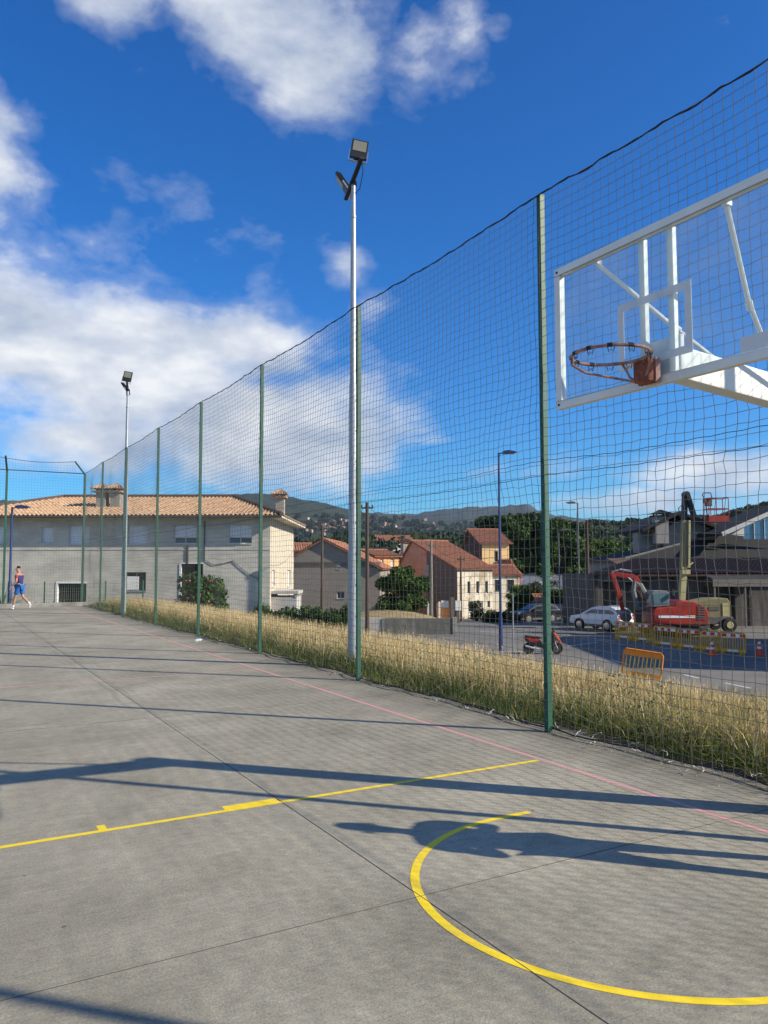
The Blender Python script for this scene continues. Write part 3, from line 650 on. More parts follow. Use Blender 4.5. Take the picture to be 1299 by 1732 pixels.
def gable_house(t,w,d,zb,ze,rise,wm,rm,ridge='y',over=.35,ops={},kinds={},pitch=.3,ns=2,rpos=.5,frame=WFR,shut=SHUT):
    Ms={'f':RZ_(0),'r':RZ_(90,w,0),'b':RZ_(180,w,d),'l':RZ_(-90,0,d)}; Ls={'f':w,'r':d,'b':w,'l':d}
    for k,M in Ms.items():
        b=MB(); wall(b,Ls[k],zb,ze,[o[:4] for o in ops.get(k,())],M=M)
        if (ridge=='y' and k in 'fb') or (ridge=='x' and k in 'rl'):
            rp=rpos if k in 'fr' else 1-rpos; b.M=M; b.add([(0,0,ze),(Ls[k],0,ze),(Ls[k]*rp,0,ze+rise)],[(0,1,2)]); b.M=None
        b.build('wall',wm,t,fixn=False)
        for o in ops.get(k,()): window(t,o[:4],M,o[4] if len(o)>4 else 'glass',frame=frame,shut=shut)
    b=MB()
    if ridge=='y':
        xr=w*rpos
        for sgn,run,x0 in ((1,xr,0),(-1,w-xr,w)):
            sl=math.hypot(run,rise); dx=run/sl*over; dz=rise/sl*over
            if sgn==1: tile_plane(b,(x0-dx,d+over,ze-dz),(0,-1,0),(run,0,rise),d+2*over,lambda u:0,lambda u,s=sl+over:s,pitch,.42,.04,ns)
            else: tile_plane(b,(x0+dx,-over,ze-dz),(0,1,0),(-run,0,rise),d+2*over,lambda u:0,lambda u,s=sl+over:s,pitch,.42,.04,ns)
            b.beam((x0-sgn*dx,d/2,ze-dz-.03),(xr,d/2,ze+rise-.03),d+2*over-.02,.10,(0,0,1))
        b.tube([(xr,-over,ze+rise+.06),(xr,d+over,ze+rise+.06)],.12,6)
    else:
        yr=d*rpos
        for sgn,run,y0 in ((1,yr,0),(-1,d-yr,d)):
            sl=math.hypot(run,rise); dy=run/sl*over; dz=rise/sl*over
            if sgn==1: tile_plane(b,(-over,y0-dy,ze-dz),(1,0,0),(0,run,rise),w+2*over,lambda u:0,lambda u,s=sl+over:s,pitch,.42,.04,ns)
            else: tile_plane(b,(w+over,y0+dy,ze-dz),(-1,0,0),(0,-run,rise),w+2*over,lambda u:0,lambda u,s=sl+over:s,pitch,.42,.04,ns)
            b.beam((w/2,y0-sgn*dy,ze-dz-.03),(w/2,yr,ze+rise-.03),w+2*over-.02,.10,(0,0,1))
        b.tube([(-over,yr,ze+rise+.06),(w+over,yr,ze+rise+.06)],.12,6)
    return b.build('roof',rm,t,fixn=False)
def chimney(par,c,sx,sy,z0,z1,m,capm):
    b=MB(); b.cb((c[0],c[1],(z0+z1)/2),sx,sy,z1-z0); ch=b.build('chimney',m,par)
    b=MB(); b.cb((c[0],c[1],z1+.05),sx+.35,sy+.35,.1)
    for k in range(4): b.cb((c[0]+(k%2-.5)*sx*.8,c[1]+(k//2-.5)*sy*.8,z1+.16),.1,.1,.14)
    X,Y=sx/2+.28,sy/2+.28; z=z1+.23
    b.add([(c[0]-X,c[1]-Y,z),(c[0]+X,c[1]-Y,z),(c[0]+X,c[1]+Y,z),(c[0]-X,c[1]+Y,z),(c[0],c[1],z+.34)],[(3,2,1,0),(0,1,4),(1,2,4),(2,3,4),(3,0,4)])
    for k in range(7):
        x=c[0]-X+2*X*k/6; b.tube([(x,c[1]-Y,z+.01),(c[0]+(x-c[0])*.1,c[1],z+.34)],.05,5)
    b.build('chimney_cap',capm,ch); return ch
# ------------------------------------------------------------ long grey house
VB=46.; ub=UX(457,VB); GREYW=mat('grey_render',(.52,.49,.42),.95,var=.16,scale=.8,bump=.012,bscale=18.,col2=(.35,.335,.30),c2=(.48,.7),stretch=(1,1,2.2))
CREAMW=mat('cream_render',(.52,.46,.36),.9,var=.06,scale=1.2)
LW=34.; LD=12.
hA=EC('long_house','long grey rendered house with hipped pale clay tile roof behind the court','house',ub-LW,VB,0)
def hx(px): return UX(px,VB)-(ub-LW)
def hz(py,v=VB): return ZY(py,v)
ZE=hz(874); zb=-2.6
UPW=[(hx(70),hx(90),hz(917),hz(890),'shutter'),(hx(116),hx(151),hz(920),hz(888),'shutter'),(hx(216),hx(250),hz(920),hz(887),'shutter'),(hx(294),hx(333),hz(919),hz(887),'half'),(hx(387),hx(426),hz(919),hz(887),'half'),
     (hx(-20),hx(10),hz(918),hz(888),'shutter')]
low=[(hx(214),hx(248),hz(999),hz(967),'open'),(hx(306),hx(344),hz(1022),hz(953),'door'),(hx(97),hx(148),hz(1021),hz(986),'garage')]
b=MB(); wall(b,LW,zb,ZE,[o[:4] for o in UPW+low],th=.3); b.build('front_wall',GREYW,hA,fixn=False)
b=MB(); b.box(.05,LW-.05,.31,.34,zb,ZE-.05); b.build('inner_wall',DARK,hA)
b=MB(); b.box(hx(0)-1,LW+.0,-.025,-.001,hz(928)-.06,hz(928)+.0) ; b.build('string_course',GREYW,hA)
for o in UPW: window(hA,o[:4],None,o[4],dep=.16)
w=window(hA,low[0][:4],None,'open',dep=.16,frame=mat('grey_frame',(.22,.23,.25),.6))
b=MB(); o=low[0]; b.box(o[0]+.05,o[0]+(o[1]-o[0])*.62,.1,.13,o[2]+.08,o[3]-.25); b.build('shutter_leaf',WHITEP,w)
o=low[2]; b=MB(); b.box(o[0]-.02,o[0]+.10,-.03,.2,o[2],o[3]); b.box(o[0],o[1],-.03,.2,o[3],o[3]+.1); g_=b.build('garage_frame',WHITEP,hA)
b=MB()
for x in np.arange(o[0]+.2,o[1],.12): b.tube([(x,.1,o[2]),(x,.1,o[3])],.012,4)
b.build('garage_grille',mat('grille_grey',(.12,.12,.12),.6),g_)
o=low[1]; b=MB(); b.box(o[0]-.06,o[0]+.05,-.04,.15,o[2],o[3]); b.box(o[0],o[1],-.04,.15,o[3],o[3]+.06); b.build('door_frame',WHITEP,hA)
b=MB(); b.box(hx(315),hx(319),-.05,-.005,hz(953),hz(922)); b.box(hx(345),hx(347),-.06,-.01,hz(948),hz(880)); b.tube([(hx(345),-.04,hz(946)),(hx(362),-.04,hz(955)),(hx(378),-.04,hz(953)),(hx(395),-.04,hz(948)),(hx(405),-.04,hz(958)),(hx(420),-.04,hz(970)),(hx(440),-.04,hz(980))],.02,5); b.build('drain_pipe',mat('dark_pipe',(.06,.06,.06),.7),hA)
# side wall
Mr=RZ_(90,LW,0); so_=[(.9,2.2,hz(993),hz(964),'shutter'),(LD*.70,LD*.86,hz(991,55),hz(964,55),'shutter')]
b=MB(); wall(b,LD,zb,ZE,[o[:4] for o in so_],M=Mr); b.build('side_wall',CREAMW,hA,fixn=False)
for o in so_: window(hA,o[:4],Mr,'shutter',shut=WHITEP)
b=MB(); wall(b,LW,zb,ZE,M=RZ_(180,LW,LD)); wall(b,LD,zb,ZE,M=RZ_(-90,0,LD)); b.build('rear_wall',GREYW,hA,fixn=False)
b=MB(); b.tube([(-1,-.80,ZE-.02),(LW+.75,-.80,ZE-.02)],.07,6); b.build('gutter',mat('dark_pipe',(.06,.06,.06)),hA)
# small terrace at the side
b=MB(); b.box(LW+.0,LW+1.5,.6,3.2,zb,hz(1010)); b.box(LW,LW+1.6,.5,3.3,hz(1005),hz(1000)); 
for y in (.55,1.4,2.2,3.1): b.box(LW+1.4,LW+1.55,y,y+.12,hz(1010),hz(1005))
b.build('terrace',mat('terrace_render',(.42,.40,.37),.9),hA)
# hipped roof
ov=.78; zr=hz(839,52.)-.1; ze=ZE+.02; yr=LD/2; xr0=hx(35)*1.0; xr1=LW-(ub-UX(395,52.)) ; xl=-1.2
slope=math.hypot(yr+ov,zr-ze); b=MB()
xL,xR=-ov+hx(-80),LW+ov
def fhi_front(u):
    x=xL+u
    if x<xr0: return slope*max(0,(x-xL)/(xr0-xL))
    if x>xr1: return slope*max(0,(xR-x)/(xR-xr1))
    return slope
tile_plane(b,(xL,-ov,ze),(1,0,0),(0,yr+ov,zr-ze),xR-xL,lambda u:0,fhi_front,.25,.40,.05,4)
run=xR-xr1; sl2=math.hypot(run,zr-ze); hw=LD/2+ov
tile_plane(b,(xR,-ov,ze),(0,1,0),(-run,0,zr-ze),LD+2*ov,lambda u:0,lambda u:sl2*max(0,1-abs(u-hw)/hw),.25,.40,.05,4)
def fhi_back(u): return fhi_front((xR-xL)-u)
tile_plane(b,(xR,LD+ov,ze),(-1,0,0),(0,-(yr+ov),zr-ze),xR-xL,lambda u:0,fhi_back,.4,.42,.05,2)
rf=b.build('roof',TERRM,hA,fixn=False)
b=MB(); b.add([(xL,-ov,ze-.1),(xR,-ov,ze-.1),(xR,LD+ov,ze-.1),(xL,LD+ov,ze-.1),(xL,-ov,ze),(xR,-ov,ze),(xR,LD+ov,ze),(xL,LD+ov,ze),(xr0,yr,zr-.01),(xr1,yr,zr-.01)],
   [(3,2,1,0),(0,1,5,4),(1,2,6,5),(2,3,7,6),(3,0,4,7),(4,5,9,8),(5,6,9),(6,7,8,9),(7,4,8)]); b.build('roof_deck',GREYW,rf)
b=MB(); b.tube([(xr0,yr,zr+.1),(xr1,yr,zr+.1)],.14,6); b.tube([(xr1,yr,zr+.1),(xR,-ov,ze+.1)],.13,6); b.tube([(xr1,yr,zr+.1),(xR,LD+ov,ze+.1)],.13,6); b.tube([(xr0,yr,zr+.1),(xL,-ov,ze+.1)],.13,6); b.build('ridge_tiles',TERRB,rf)
CHM=mat('chimney_render',(.30,.28,.24),.95,var=.2,scale=3.)
yc=2.3; vch=VB+yc
for px in (172,196): chimney(rf,(UX(px,vch)-(ub-LW),yc,0),.58,.7,ze+.2,hz(833,vch),CHM,TERRM)
chimney(rf,(UX(472,52)-(ub-LW),6.5,0),.55,.6,ze+.2,hz(841,52),CHM,TERRM)
# antenna cables etc. skipped; oleander
def bush(name,label,u,v,z,w,h,kind,seed,n=5000,leaf=.1,cat='bush',flowers=0):
    t=EC(name,label,cat,u,v,z); r=random.Random(seed); cl=[]
    for k in range(24):
        a=r.uniform(0,6.28); q=math.sqrt(r.random())*w/2*.75; zz=r.uniform(.15,.8)*h; q*=math.sin(PI*min(1,.25+.7*zz/h))**.6; cl.append((q*math.cos(a),q*math.sin(a)*.8,zz,r.uniform(.18,.3)*min(w,h)))
    leafcloud('foliage',cl,n,leaf,kind,t,seed)
    b=MB()
    for k in range(0,24,4): b.tube([(0,0,-.2),(cl[k][0]*.5,cl[k][1]*.5,cl[k][2]*.6),cl[k][:3]],[.05,.03,.012],5)
    b.build('stems',BARK,t)
    if flowers:
        cf=[(c[0]+r.uniform(-.2,.2),c[1]-c[3]*.8,c[2]+r.uniform(-.2,.3),.12) for c in cl]; leafcloud('flowers',cf,flowers,.07,'pink',t,seed+1)
    return t
bush('oleander_bush','round oleander bush with pink flowers in front of the long grey house',UX(343,41),41,-1.6,2.7,3.1,'mid',31,9000,.10,flowers=260)
# spiky plant
t=EC('agave_plant','spiky green plant at the left edge beyond the end fence','plant',UX(6,39),39,-.6); b=MB(); r=random.Random(9)
for k in range(46):
    a=r.uniform(0,6.28); e=r.uniform(.2,1.4); L_=r.uniform(.8,1.35); p0=Vector((0,0,.1)); d=Vector((math.cos(a)*math.cos(e),math.sin(a)*math.cos(e),math.sin(e))); b.tube([p0,p0+d*L_*.5,p0+d*L_+V3(0,0,-.1)],[.035,.03,.004],4)
b.build('leaves',mat('agave',(.05,.09,.04),.6,var=.3),t)
b=MB(); b.lathe([(.12,-.4),(.14,.1),(0,.18)],n=8); b.build('stem',BARK,t)
# ------------------------------------------------------------ hedge (vine covered fence) below the houses
hg=EC('vine_hedge','low dark green vine hedge below the grey gabled house','hedge',UX(515,42),42,-2.3); r=random.Random(5); cl=[]
for k in range(90): cl.append((r.uniform(-3.4,2.5),r.uniform(-.5,.9),r.uniform(.3,1.55)+.12*math.sin(k),r.uniform(.3,.5)))
leafcloud('foliage',cl,16000,.10,'mid',hg,51); b=MB()
for x in np.arange(-3.3,2.5,.9): b.tube([(x,0,-.2),(x,0,1.5)],.04,5)
b.build('stakes',BARK,hg)
# ------------------------------------------------------------ village houses
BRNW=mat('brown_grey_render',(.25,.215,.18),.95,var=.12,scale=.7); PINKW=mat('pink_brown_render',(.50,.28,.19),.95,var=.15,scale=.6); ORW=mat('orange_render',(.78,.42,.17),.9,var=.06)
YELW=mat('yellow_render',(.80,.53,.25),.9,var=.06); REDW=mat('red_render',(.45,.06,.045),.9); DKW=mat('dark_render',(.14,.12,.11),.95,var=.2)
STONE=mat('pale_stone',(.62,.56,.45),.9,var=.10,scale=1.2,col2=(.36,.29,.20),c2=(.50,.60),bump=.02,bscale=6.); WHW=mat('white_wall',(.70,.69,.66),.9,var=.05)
v=75; z0=ZY(1046,v)
t=EC('gabled_house','grey rendered gabled house with red tile roof beyond the vine hedge','house',UX(462,v),v,0,-4)
w_=UX(643,v)-UX(462,v)
gable_house(t,w_,17,z0-1,ZY(960,v),ZY(912,v)-ZY(960,v),BRNW,TERR,'y',ops={'f':[(w_*.60,w_*.635,ZY(962,v),ZY(951,v)),(w_*.60,w_*.67,ZY(1012,v),ZY(1000,v))],'r':[(2,3,-1.2,.2,'shutter'),(6,7,-1.2,.2,'shutter')]},rpos=.475)
v=90
t=EC('orange_house','small orange house with red tiles wedged behind the grey gabled house','house',UX(636,v),v,0,28)
gable_house(t,3.0,7,-5,ZY(940,v),.7,ORW,TERR,'x',ops={'f':[(.5,.95,ZY(966,v),ZY(946,v),'shutter'),(1.9,2.35,ZY(966,v),ZY(946,v),'shutter')]},shut=WHITEP)
t=EC('orange_chimney_house','tiny orange roofed house seen between the long grey house and the grey gable','house',UX(498,95),95,0,10)
gable_house(t,1.9,4,-5,ZY(930,95),.8,ORW,TERR,'x',ops={'f':[(.5,.9,ZY(928,95)-.6,ZY(928,95)-.2)]})
v=88
t=EC('pale_stone_house','pale stone fronted house with a long shaded pink gable wall and red roof','house',UX(773,v),v,0,30)
ez=ZY(961,v); w_=4.9
fr=[(w_*f0,w_*f0+.42,ZY(1005,v),ZY(984,v),'glass') for f0 in (.28,.53,.79)]
o2=[(w_*.30,w_*.44,ZY(1036,v),ZY(1018,v),'glass'),(w_*.56,w_*.72,ZY(1043,v),ZY(1018,v),'shutter'),(w_*.85,w_*.93,ZY(1030,v),ZY(1018,v),'glass')]
# deep house: ridge parallel to the front
d_=13.; gable_house(t,w_,d_,ZY(1048,v)-.5,ez,3.3,STONE,TERR,'x',ops={'f':fr+o2},rpos=.72)
b=MB(); M=RZ_(-90,-.02,d_); b.M=M; Lh=d_
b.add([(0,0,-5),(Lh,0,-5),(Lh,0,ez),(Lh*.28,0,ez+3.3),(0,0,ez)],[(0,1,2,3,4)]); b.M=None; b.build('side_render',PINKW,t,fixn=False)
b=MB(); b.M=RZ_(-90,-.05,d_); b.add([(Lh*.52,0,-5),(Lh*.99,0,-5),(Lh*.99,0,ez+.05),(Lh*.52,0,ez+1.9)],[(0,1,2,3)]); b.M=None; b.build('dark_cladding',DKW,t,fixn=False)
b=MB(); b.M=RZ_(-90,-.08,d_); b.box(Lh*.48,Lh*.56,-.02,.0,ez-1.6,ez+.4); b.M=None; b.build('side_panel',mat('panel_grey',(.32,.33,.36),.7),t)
chimney(t,(-.3+.6,d_-1.2,0),.7,.7,ez+1,ez+3.1,CHM,TERRB)
v=104
t=EC('yellow_house','tall yellow house with red tile roof behind the pale stone house','house',UX(815,v),v,0,8)
w_=UX(862,v)-UX(815,v); gable_house(t,w_,9,-5,ZY(918,v),2.0,YELW,TERR,'x',over=.45,ops={'f':[(w_*.45,w_*.60,ZY(950,v),ZY(932,v),'glass')],'l':[]},rpos=.7)
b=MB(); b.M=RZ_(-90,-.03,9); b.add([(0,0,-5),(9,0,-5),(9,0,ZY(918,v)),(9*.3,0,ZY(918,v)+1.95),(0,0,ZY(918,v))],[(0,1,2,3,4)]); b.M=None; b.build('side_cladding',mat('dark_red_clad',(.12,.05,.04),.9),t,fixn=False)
v=94
t=EC('low_stone_house','lower stone house with red tile roof and two shuttered windows below the yellow house','house',UX(831,v),v,0,10)
w_=UX(880,v)-UX(831,v); gable_house(t,w_,6,-5,ZY(971,v),1.0,STONE,TERR,'x',ops={'f':[(w_*.1,w_*.32,ZY(1000,v),ZY(981,v),'glass'),(w_*.55,w_*.8,ZY(1000,v),ZY(981,v),'glass')]},frame=mat('dark_frame',(.05,.07,.07),.6))
t=EC('red_gable_house','narrow bright red gable wall with white verge beside the yellow house','house',UX(862,100),100,0,12)
gable_house(t,1.4,6,-5,ZY(975,100),2.0,REDW,TERR,'y',over=.2,rpos=.1)
v=128
t=EC('warehouse','long low white warehouse under the trees','building',UX(868,v),v,0,-3)
gable_house(t,UX(997,v)-UX(868,v),16,-6,ZY(974,v),.6,WHW,mat('sheet_roof',(.5,.5,.5),.6),'x',over=.1)
t=EC('garden_shed','small shed with red tiled roof and green door beyond the scooter','shed',UX(892,82),82,0,5)
gable_house(t,1.9,3,-4.6,ZY(1018,82),.6,REDW,TERR,'x',ops={'f':[(.1,.7,-4.5,ZY(1024,82),'shutter')]},shut=mat('green_door',(.10,.28,.18),.7))
v=70
t=EC('grey_outbuilding','grey rendered outbuilding wall standing left of the dark timber yard','building',UX(972,v),v,0,-8)
gable_house(t,2.6,8,-4,ZY(985,v),.6,mat('outbuilding',(.27,.25,.22),.9,var=.2),TERRB,'y',ops={'f':[(1.2,1.7,-2.5,-.8,'glass')]})
# far side garden walls, mound and gate
b=MB(); vW=47.5; x0,x1=UX(562,vW),UX(765,vW); zt=ZY(1046,vW)
t=EC('low_concrete_wall','low weathered concrete wall at the roadside end of the dry grass','wall',0,vW,0)
b.box(x0+3.0,x1,0,.25,-2.8,zt); b.build('wall_run',mat('stained_conc',(.13,.125,.11),.9,var=.35,scale=1.2,col2=(.24,.23,.20),c2=(.52,.64),stretch=(2,2,.5)),t,bevel=.01); b=MB(); b.box(x0,x0+2.99,.05,.3,-2.8,zt+.02); b.build('wall_run',mat('pale_conc',(.36,.34,.31),.9,var=.25,scale=1.),t,bevel=.01)
b=MB(); b.box(x1-.02,x1+.24,-.05,.35,-2.8,ZY(1045,vW)+.02); b.build('end_pier',CONC,t)
b=MB(); n=26
cM=Cw(UX(655,56),57); 
for j in range(n+1):
    for i in range(n+1):
        a=(i/n*2-1); c=(j/n*2-1); h=max(0,1-a*a)*max(0,1-c*c); p=cM+R0*(a*4.6)+FH*(c*6); b.v.append((p.x,p.y,-2.9+h**.6*1.35+.04*math.sin(i*3+j*2)))
b.f=[(j*(n+1)+i,j*(n+1)+i+1,(j+1)*(n+1)+i+1,(j+1)*(n+1)+i) for j in range(n) for i in range(n)]; b.mi=[0]*len(b.f)
struct(b.build('earth_mound',mat('dry_mound',(.26,.20,.10),.95,var=.3,scale=1.5,bump=.05,bscale=6.),smooth=60,fixn=False))
v=62
t=EC('garden_gate','white gate posts and orange rendered garden wall beside the utility poles','gate',UX(722,v),v,-3.0)
lx=lambda p:UX(p,v)-UX(722,v)
b=MB(); b.box(lx(722),lx(725),0,.3,0,ZY(1018,v)+3); b.build('gate_post',WHITEP,t); b=MB(); b.box(lx(728),lx(731),0,.3,0,ZY(1024,v)+3);b.build('gate_post',WHITEP,t)
b=MB(); b.box(lx(738),lx(760),.1,.35,0,ZY(1020,v)+3); b.build('orange_wall',mat('orange_wall',(.85,.36,.12),.9),t)
b=MB(); b.box(lx(745),lx(758),.04,.09,ZY(1028,v)+3,ZY(1016,v)+3); b.box(lx(741),lx(744),.0,.3,0,ZY(1018,v)+3);b.build('sign_board',WHITEP,t)
b=MB(); b.box(lx(761),lx(767),-.2,.3,0,ZY(1011,v)+3); b.build('dark_pier',DKW,t)
t=EC('utility_cabinet','white utility cabinet on a thin stand beside the dark pier','cabinet',UX(774,60),60,-3.0)
b=MB(); b.box(-.22,.22,0,.2,ZY(1033,60)+3,ZY(1016,60)+3); b.build('cabinet',WHITEP,t,bevel=.02); b=MB(); b.box(-.12,.12,.05,.15,0,ZY(1033,60)+3); b.build('stand',DKW,t)
def upole(px,pyt,v,r,m,label,zb=-3.2):
    t=EC('utility_pole',label,'utility pole',UX(px,v),v,zb); H=ZY(pyt,v)-zb
    b=MB(); b.lathe([(0,-.3),(r*1.25,-.3),(r*.8,H),(0,H)],n=10); b.build('pole',m,t,smooth=True)
    b=MB(); b.beam((-.35,0,H-.3),(.35,0,H-.3),.07,.09)
    for x in (-.3,0,.3): b.lathe([(.03,H-.26),(.05,H-.2),(.03,H-.12),(0,H-.12)],(x,0,0),n=8)
    b.build('bracket',m,t); return t
upole(621,850,44,.11,WOODP,'tall dark wooden utility pole just right of the near floodlight pole')
upole(545,888,60,.11,WOODP,'wooden utility pole in front of the grey gabled house')
upole(729,916,58,.11,CONCP,'grey concrete utility pole beside the garden gate',-3.2)
upole(779,941,72,.09,WOODP,'thin utility pole before the pale stone house front')
upole(993,880,60,.12,WOODP,'stout weathered utility pole beside the dark timber yard')
def wire(a,b_,sag): return [a.lerp(b_,i/16)+Vector((0,0,-sag*4*(i/16)*(1-i/16))) for i in range(17)]
ends=[Cw(UX(545,60),60,ZY(891,60)),Cw(UX(621,44),44,ZY(853,44)),Cw(UX(729,58),58,ZY(919,58)),Cw(UX(779,72),72,ZY(944,72)),Cw(UX(993,60),60,ZY(884,60)),Cw(UX(1400,50),50,ZY(830,50))]
for (i,j,s_),lb in zip(((0,1,.6),(1,2,.7),(2,3,.4),(3,4,.9),(4,5,.8)),('black overhead cable between the two left wooden poles','black overhead cable from the tall wooden pole to the concrete pole','black overhead cable from the concrete pole to the thin pole','black overhead cable running past the blue lamp post to the timber yard pole','black overhead cable from the timber yard pole off to the right')):
    b=MB(); b.tube(wire(ends[i],ends[j],s_),.014,4); tag(b.build('overhead_cable',ROPE,None,fixn=False),lb,'cable')
# ------------------------------------------------------------ street lamps
def lamp(px,pyt,v,zb,label,m,side=-1,group=None):
    t=EC('street_lamp',label,'street lamp',UX(px,v),v,zb,0,group); H=ZY(pyt,v)-zb
    b=MB(); b.lathe([(0,-.2),(.16,-.2),(.16,.02),(.10,.05),(.095,1.6),(.065,1.7),(.05,H),(0,H)],n=14); b.build('pole',m,t,smooth=True)
    b=MB(); b.beam((0,0,H-.05),(side*.25,0,H),.05,.05); b.build('arm',m,t)
    b=MB(); xs2=(side*.2,side*.85); b.prism([(xs2[0],H-.06),(xs2[1],H-.02),(xs2[1]+side*.03,H+.04),(xs2[0]+side*.3,H+.12),(xs2[0],H+.08)],-.16,.16); hd=b.build('lamp_head',m,t,bevel=.02)
    b=MB(); b.cb((side*.58,0,H-.055),.34,.2,.02); b.build('lamp_glass',mat('lamp_lens',(.5,.5,.45),.4),hd)
lamp(845,766,38.5,-2.4,'tall blue street lamp standing by the scooter',BLUEP,1)
lamp(978,851,60,-3.1,'distant dark street lamp right of the second net post',mat('grey_lamp',(.10,.11,.13),.5),-1)
lamp(945,897,80,-3.9,'small faraway street lamp in front of the white warehouse',mat('grey_lamp',(.1,.11,.13),.5),1)
lamp(19,857,39.5,-.7,'blue street lamp at the left edge before the long grey house',BLUEP,1)
t=EC('steel_post','thin grey steel post standing beside the scooter','post',UX(866,38),38,-2.4); b=MB(); b.tube([(0,0,-.1),(0,0,ZY(1005,38)+2.4)],.03,8); b.build('tube',GALV,t); b=MB(); b.cb((0,0,ZY(1005,38)+2.42),.08,.08,.04); b.build('cap',GALV,t)
# ------------------------------------------------------------ trees
TG='big trees behind the white warehouse'
for i,(px,pt,v,wm,lb) in enumerate(((828,872,140,8,'leftmost rounded tree of the dark row behind the warehouse'),(868,868,132,10,'tall leafy tree directly right of the blue lamp post'),(905,868,138,10,'broad dark tree rising behind the near green net post'),
      (945,875,130,10,'leafy tree right of the near green net post'),(972,882,140,8,'small round tree at the right end of the warehouse row'))):
    tree(lb,UX(px,v),v,-5,ZY(pt,v)+5,wm,'mid' if i%2 else 'dark',100+i,n=12000,leaf=.32,trunk=.35,group=TG,low=.1)
tree('bushy green tree beside the dark timber yard',UX(1022,105),105,-5,ZY(912,105)+5,7.5,'fig',120,n=9000,leaf=.26,group=None)
tree('green tree low behind the timber yard roof',UX(1052,112),112,-5,ZY(922,112)+5,6,'mid',121,n=7000,leaf=.26)
tree('round dark fig tree before the shaded gable wall',UX(682,62),62,-3.0,ZY(957,62)+3.0,4.3,'fig',122,n=12000,leaf=.13,trunk=.15,low=.08)
tree('clipped round tree behind the blue lamp post',UX(872,76),76,-3.9,ZY(990,76)+3.9,3.0,'mid',123,n=6000,leaf=.13,trunk=.1)
tree('small bare topped tree above the red shed',UX(903,86),86,-4,ZY(984,86)+4,3.2,'olive',124,n=2600,leaf=.12,trunk=.1,low=.5)
tree('light green garden tree right of the near net post',UX(945,84),84,-4,ZY(996,84)+4,3.4,'fig',125,n=5000,leaf=.13,trunk=.1,low=.4)
bush('garden_bush','dark garden bush at the foot of the blue lamp post',UX(838,64),64,-3.3,2.6,1.6,'dark',126,3000,.1)
bush('garden_bush','climbing shrub against the pale stone house front',UX(805,80),80,-3.9,1.7,2.2,'olive',127,1500,.1)
bush('garden_bush','scrubby plants beside the parked dark cars',UX(866,63),63,-3.3,2.2,1.3,'olive',128,1500,.1)
# far-off wood
cl=[]; r=random.Random(77)
for k in range(300):
    px=r.uniform(470,1330); v=r.uniform(190,420)
    y=900 if px<900 else 893
    top=ZY(r.uniform(y-4,y+14)+ (8 if px<560 else 0),v); rr=r.uniform(2.6,5.); p=Cw(UX(px,v),v)
    cl.append((p.x,p.y,top-rr*.8,rr)); cl.append((p.x+r.uniform(-3,3),p.y,top-rr*2.3,rr*1.3)); cl.append((p.x,p.y,top-rr*4,rr*1.5))
struct(leafcloud('distant_wood',cl,90000,.9,'far',None,78),'stuff')
# ------------------------------------------------------------ hills
def hmat(name,c1,c2,sc):
    return mat(name,c1,.95,var=.75,scale=sc,col2=c2,c2=(.46,.6),bump=0)
def lerpl(L,x):
    if x<=L[0][0]: return L[0][1]
    for (a,b_),(c,d) in zip(L[:-1],L[1:]):
        if x<=c: t=(x-a)/(c-a); return b_+(d-b_)*(t*t*(3-2*t)*.5+t*.5)
    return L[-1][1]
from mathutils import noise as NZ
HS=[]
def hill(name,sky_,D,front,m,px0,px1,step,rows=44,rough=1.,foot=-8):
    b=MB(); pxs=np.arange(px0,px1,step); n=len(pxs); vs=[]
    prof=[]
    for k in range(rows+1):
        q=k/rows
        if q<=.72: f=q/.72; v=D*(front+(1-front)*f); h=f*f*(3-2*f)*.45+f*.55
        else: f=(q-.72)/.28; v=D*(1+.6*f); h=1-f*f*.8
        prof.append((v,h))
    ang=[(px-CX)/FPX for px in pxs]; Z=np.zeros((rows+1,n))
    for k,(v,h) in enumerate(prof):
        for i,px in enumerate(pxs):
            top=ZY(lerpl(sky_,px),D); z=foot+(top-foot)*h; p=Cw(ang[i]*v,v)
            z+=rough*(NZ.noise(Vector((p.x,p.y,0))/(D*.10))*D*.012*math.sin(PI*min(1,h))+NZ.noise(Vector((p.x,p.y,3))/(D*.012))*D*.0026*(.3+h))
            Z[k,i]=z; vs.append((p.x,p.y,z))
    b.add(vs,[(k*n+i,k*n+i+1,(k+1)*n+i+1,(k+1)*n+i) for k in range(rows) for i in range(n-1)])
    o=struct(b.build(name,m,fixn=False,smooth=80)); HS.append((pxs,[q[0] for q in prof],Z)); return o
hill('hill_with_town',[(-1500,870),(-300,850),(0,846),(380,838),(432,833),(480,838),(540,850),(600,863),(650,874),(720,882),(800,888),(920,897),(1100,900),(1400,905),(2600,900)],2700,.58,hmat('hill_green',(.012,.027,.016),(.030,.040,.024),.03),-1500,2600,9)
hill('far_mountain',[(400,880),(560,873),(590,870),(625,867),(660,870),(700,869),(740,863),(800,858),(845,857),(870,855),(890,852),(900,854),(910,863),(940,872),(1000,880),(1200,890)],4200,.5,hmat('mountain_green',(.018,.032,.030),(.034,.046,.038),.009),380,1250,5,40)
hill('right_ridge',[(900,905),(950,893),(1000,886),(1040,890),(1080,884),(1130,890),(1180,880),(1230,872),(1299,858),(1400,850),(2200,850)],620,.45,hmat('ridge_green',(.014,.028,.014),(.03,.045,.018),.05),900,2300,7,40,2.0)
